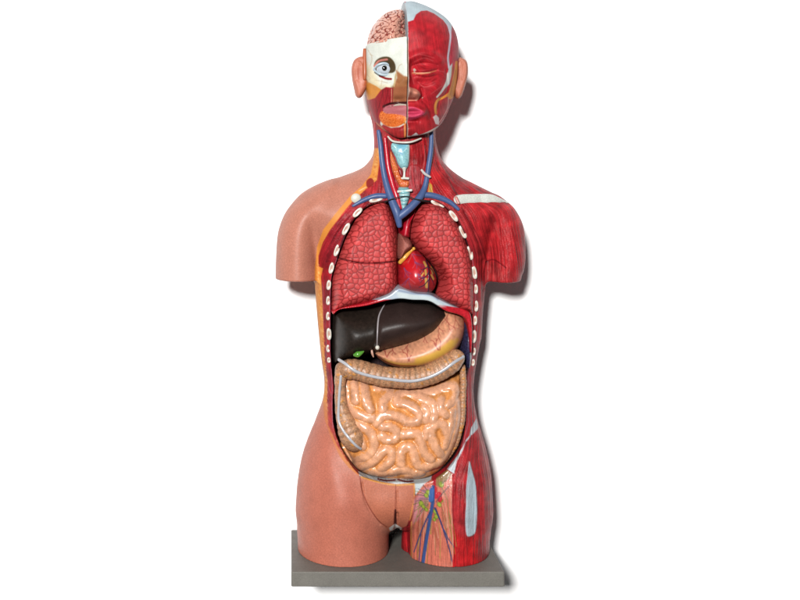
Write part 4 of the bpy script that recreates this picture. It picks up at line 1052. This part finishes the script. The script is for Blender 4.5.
# ================================================================= NECK ORGANS AND VESSELS
Ml = material('cartilage_cyan_paint', (136, 198, 208), rough=.3, mottle=.2, bump=.3)
def slab(name, pts, off, R, mat, canvas=None, thick=4.0, parent=None, disp=None, crn=3, label=None):
    p = np.array(pts); Yc = HB(p[:, 0].mean(), p[:, 1].mean())
    x0, y0 = p.min(0) - 5; x1, y1 = p.max(0) + 5
    a = P(x0, y1, Yc); b_ = P(x1, y0, Yc); g = Grid(a[0], b_[0], Yc - 12, Yc + 12, a[2], b_[2], .45)
    d = g.sd(pts, 0, Yc, crn); PX_, PY_ = g.px(Yc)
    f = inflate(g, d, R, thick, Yc - off, disp(PX_, PY_) if disp else None)
    o, V = organ(name, g, f, mat, parent or ROOT, canvas)
    if label: o['label'] = label
    return o, V
c = Canvas(384, 136, 416, 175, (150, 202, 208)); c.a *= (1 + .05 * fnoise(c.a.shape[:2], 5, 20, 3))[..., None]
c.fill([(397, 143), (408, 143), (405, 151), (402, 155), (398, 150)], (108, 178, 206), 4, a=.7); c.line([(402, 153), (407, 148)], (190, 226, 226), .9); c.line([(399, 152), (402, 154)], (70, 150, 190), 1.2); c.line([(408.8, 144), (408.8, 162)], (206, 220, 216), 1)
slab('larynx', [(392, 143), (400, 144), (409, 143), (409.6, 152), (409, 162), (407, 168.5), (401, 168.5), (397.5, 164), (395, 157), (391, 149)], 1.5, 5., M['gloss'], c, 5,
     disp=lambda X_, Y_: rdg(X_, Y_, [(402, 152), (403, 168)], 3, 1.6), label='pale cyan voice box under the chin')
Mwh = material('hyoid_white', (222, 220, 210), rough=.35)
tube('hyoid_bone', [P(388, 136.5, HB(389, 139) - 5), P(392.5, 141, HB(393, 141) - 6), P(401, 142.4, HB(401, 142) - 7), P(411, 142, HB(411, 142) - 6.5), P(421, 138.4, HB(420, 140) - 5)], [.8, 1.0, .9, 1.0, .8], Mwh, ROOT)
tube('larynx_ligament', on(HB, [(404.2, 168), (404.4, 172), (404, 178)], 2.2), [2.6, 1.1, 1.6], Mwh, ROOT)
tube('larynx_ligament', on(HB, [(400, 178.5), (404, 178.2), (408.5, 178.5)], 3.0), 1.2, Mwh, ROOT)
# thyroid gland: orange netted lobe
c = Canvas(384, 146, 414, 194, (222, 96, 48)); nzt = fnoise(c.a.shape[:2], 5.2, 12, 19)
c.a += (np.exp(-(nzt / .4) ** 2))[..., None] * np.array([22, 70, 40]); c.h += .8 * np.exp(-(nzt / .4) ** 2)
slab('thyroid_gland', [(390.5, 151), (394, 158), (398, 167), (400.5, 174), (404, 180), (409, 181), (408, 187), (401, 188), (397, 182), (392.5, 172), (390, 160)], 1.2, 3., M['gloss'], c, 4, label='orange netted gland beside the voice box')
slab('thyroid_muscle', [(399, 168), (403, 172), (402, 178), (399, 176), (397.5, 171)], 2.4, 2., material('dark_red_paint', (142, 26, 34), rough=.35), None, 3)
# windpipe with rings
c = Canvas(392, 184, 416, 214, (148, 202, 206)); 
for y in (188.5, 192.2, 196, 199.8, 203.5): c.line([(396, y + .4), (403, y + 1), (411, y)], (86, 150, 160), .9, .8, a=.8); c.line([(396, y + 1.8), (403, y + 2.4), (411, y + 1.4)], (206, 228, 226), 1.2, .9, a=.8)
slab('windpipe', [(398, 188), (404, 187), (409, 188), (410, 194), (408, 202), (404, 211), (400.5, 208), (399, 198)], 1.0, 4.5, M['gloss'], c, 6,
     disp=lambda X_, Y_: .7 * np.sin((Y_ - 188) * 2 * math.pi / 3.8), label='pale cyan ringed windpipe between the vessels')
tube('windpipe_band', on(HB, [(398, 191.6), (404, 191.2), (411.5, 190.2)], 5.8), 1.3, Mwh, ROOT)

def hv(x, y): return max(-46, min(HB(x, y), HO(x, y) if y > 212 else 0, -30)) if y > 200 else HB(x, y)
def vessel(name, pts, rad, mat, off=1.0, label=None, Ys=None):
    P3 = [P(x, y, (min(Ys[i], HB(x, y) + .6) if Ys and y < 200 else Ys[i] if Ys else HB(x, y)) - off) for i, (x, y) in enumerate(pts)]
    o = tube(name, P3, rad, mat, ROOT, 16, 6)
    if label: o['label'] = label
    return o
vessel('artery', [(385, 138), (386.5, 152), (388.5, 168), (392.5, 184), (396.5, 196), (400, 208)], [1.8, 2.4, 2.7, 3.0, 3.0, 2.6], M['artery'], 1.2, 'red neck artery beside the windpipe', Ys=[-33, -33, -34, -37, -40, -41])
vessel('vein', [(378.5, 131), (380.5, 145), (382, 160), (384.5, 176), (388.5, 191), (393, 203), (397, 213), (399.5, 226)], [1.9, 2.4, 2.6, 2.9, 3.4, 3.9, 4.1, 2.6], M['vein'], .5, 'blue neck vein on the skin side', Ys=[-31, -32, -33, -35, -39, -43, -46, -46])
vessel('vein', [(431.5, 131), (431, 148), (429, 163), (427, 176), (424.5, 188), (420, 197), (412, 206), (404.5, 212.5), (398.5, 217)], [1.9, 2.3, 2.5, 2.6, 2.9, 3.6, 3.8, 3.9, 3.8], M['vein'], .5, 'blue neck vein on the muscle side, bending to the middle', Ys=[-30, -32, -34, -36, -38, -42, -45, -46, -46])
vessel('vein', [(386, 196), (377, 196), (369, 198), (361, 201.5), (353, 206)], [2.6, 2.8, 2.6, 2.2, 1.3], M['vein'], .3, 'blue vein running under the collarbone on the skin side')
vessel('vein', [(423, 195), (432, 195.5), (442, 198.5), (451, 203), (458.5, 209.5)], [3.0, 3.0, 2.8, 2.4, 1.6], M['vein'], .4, 'blue vein running under the collarbone on the muscle side')
Mc = material('clasp_white', (216, 208, 206), rough=.35)
vessel('neck_nerve', [(421.5, 170), (425, 174), (430, 177)], [1.1, 1.3, 1.1], Mc, 4.6)
# thin black line across the top of the chest opening
Mk = material('black_line', (20, 16, 18), rough=.6)
tube('closing_line', [P(385, 202, -42), P(392, 199, -49), P(400, 196.8, -49), (P(408, 196.5, -48)), P(415, 199, -48), P(421, 200.5, -46), P(430, 201.5, -41)], [.9, .5, .45, .45, .6, 1.1, .9], Mk, ROOT, ns=8)

# ================================================================= BASE
def base():
    x0, x1 = P(291.2, 0, -65)[0], P(504.8, 0, -65)[0]
    z0, z1 = 26.0, 40.3; y0, y1 = -65, 66; bv = 1.0
    V = []; F = []
    rings = [(0, bv, z0), (0 + 0, 0, z0 + bv), (0, 0, z1 - bv), (0, bv, z1)]
    n = 4
    def ring(ins, z):
        r = 1.6; pts = []
        for cx, cy, a0 in ((x1 - r, y0 + r, -90), (x1 - r, y1 - r, 0), (x0 + r, y1 - r, 90), (x0 + r, y0 + r, 180)):
            for k in range(6):
                a = math.radians(a0 + k * 18); pts.append((cx + (r - ins) * math.cos(a), cy + (r - ins) * math.sin(a), z))
        return pts
    R_ = [ring(bv, z0), ring(bv * .3, z0 + bv * .3), ring(0, z0 + bv), ring(0, z1 - bv), ring(bv * .3, z1 - bv * .3), ring(bv, z1)]
    m = len(R_[0]); V = [p for r in R_ for p in r]
    for i in range(len(R_) - 1):
        for k in range(m): F.append((i * m + k, i * m + (k + 1) % m, (i + 1) * m + (k + 1) % m, (i + 1) * m + k))
    bl = [1]; 
    me = bpy.data.meshes.new('base')
    F2 = [tuple(range(m))[::-1], tuple(range((len(R_) - 1) * m, len(R_) * m))]
    me.from_pydata([tuple(W(*p)) for p in V], [], F + F2); me.update()
    me.materials.append(M['base'])
    o = bpy.data.objects.new('base', me); sc.collection.objects.link(o); o.parent = ROOT
    o['label'] = 'flat grey rectangular stand'
    return o
base()
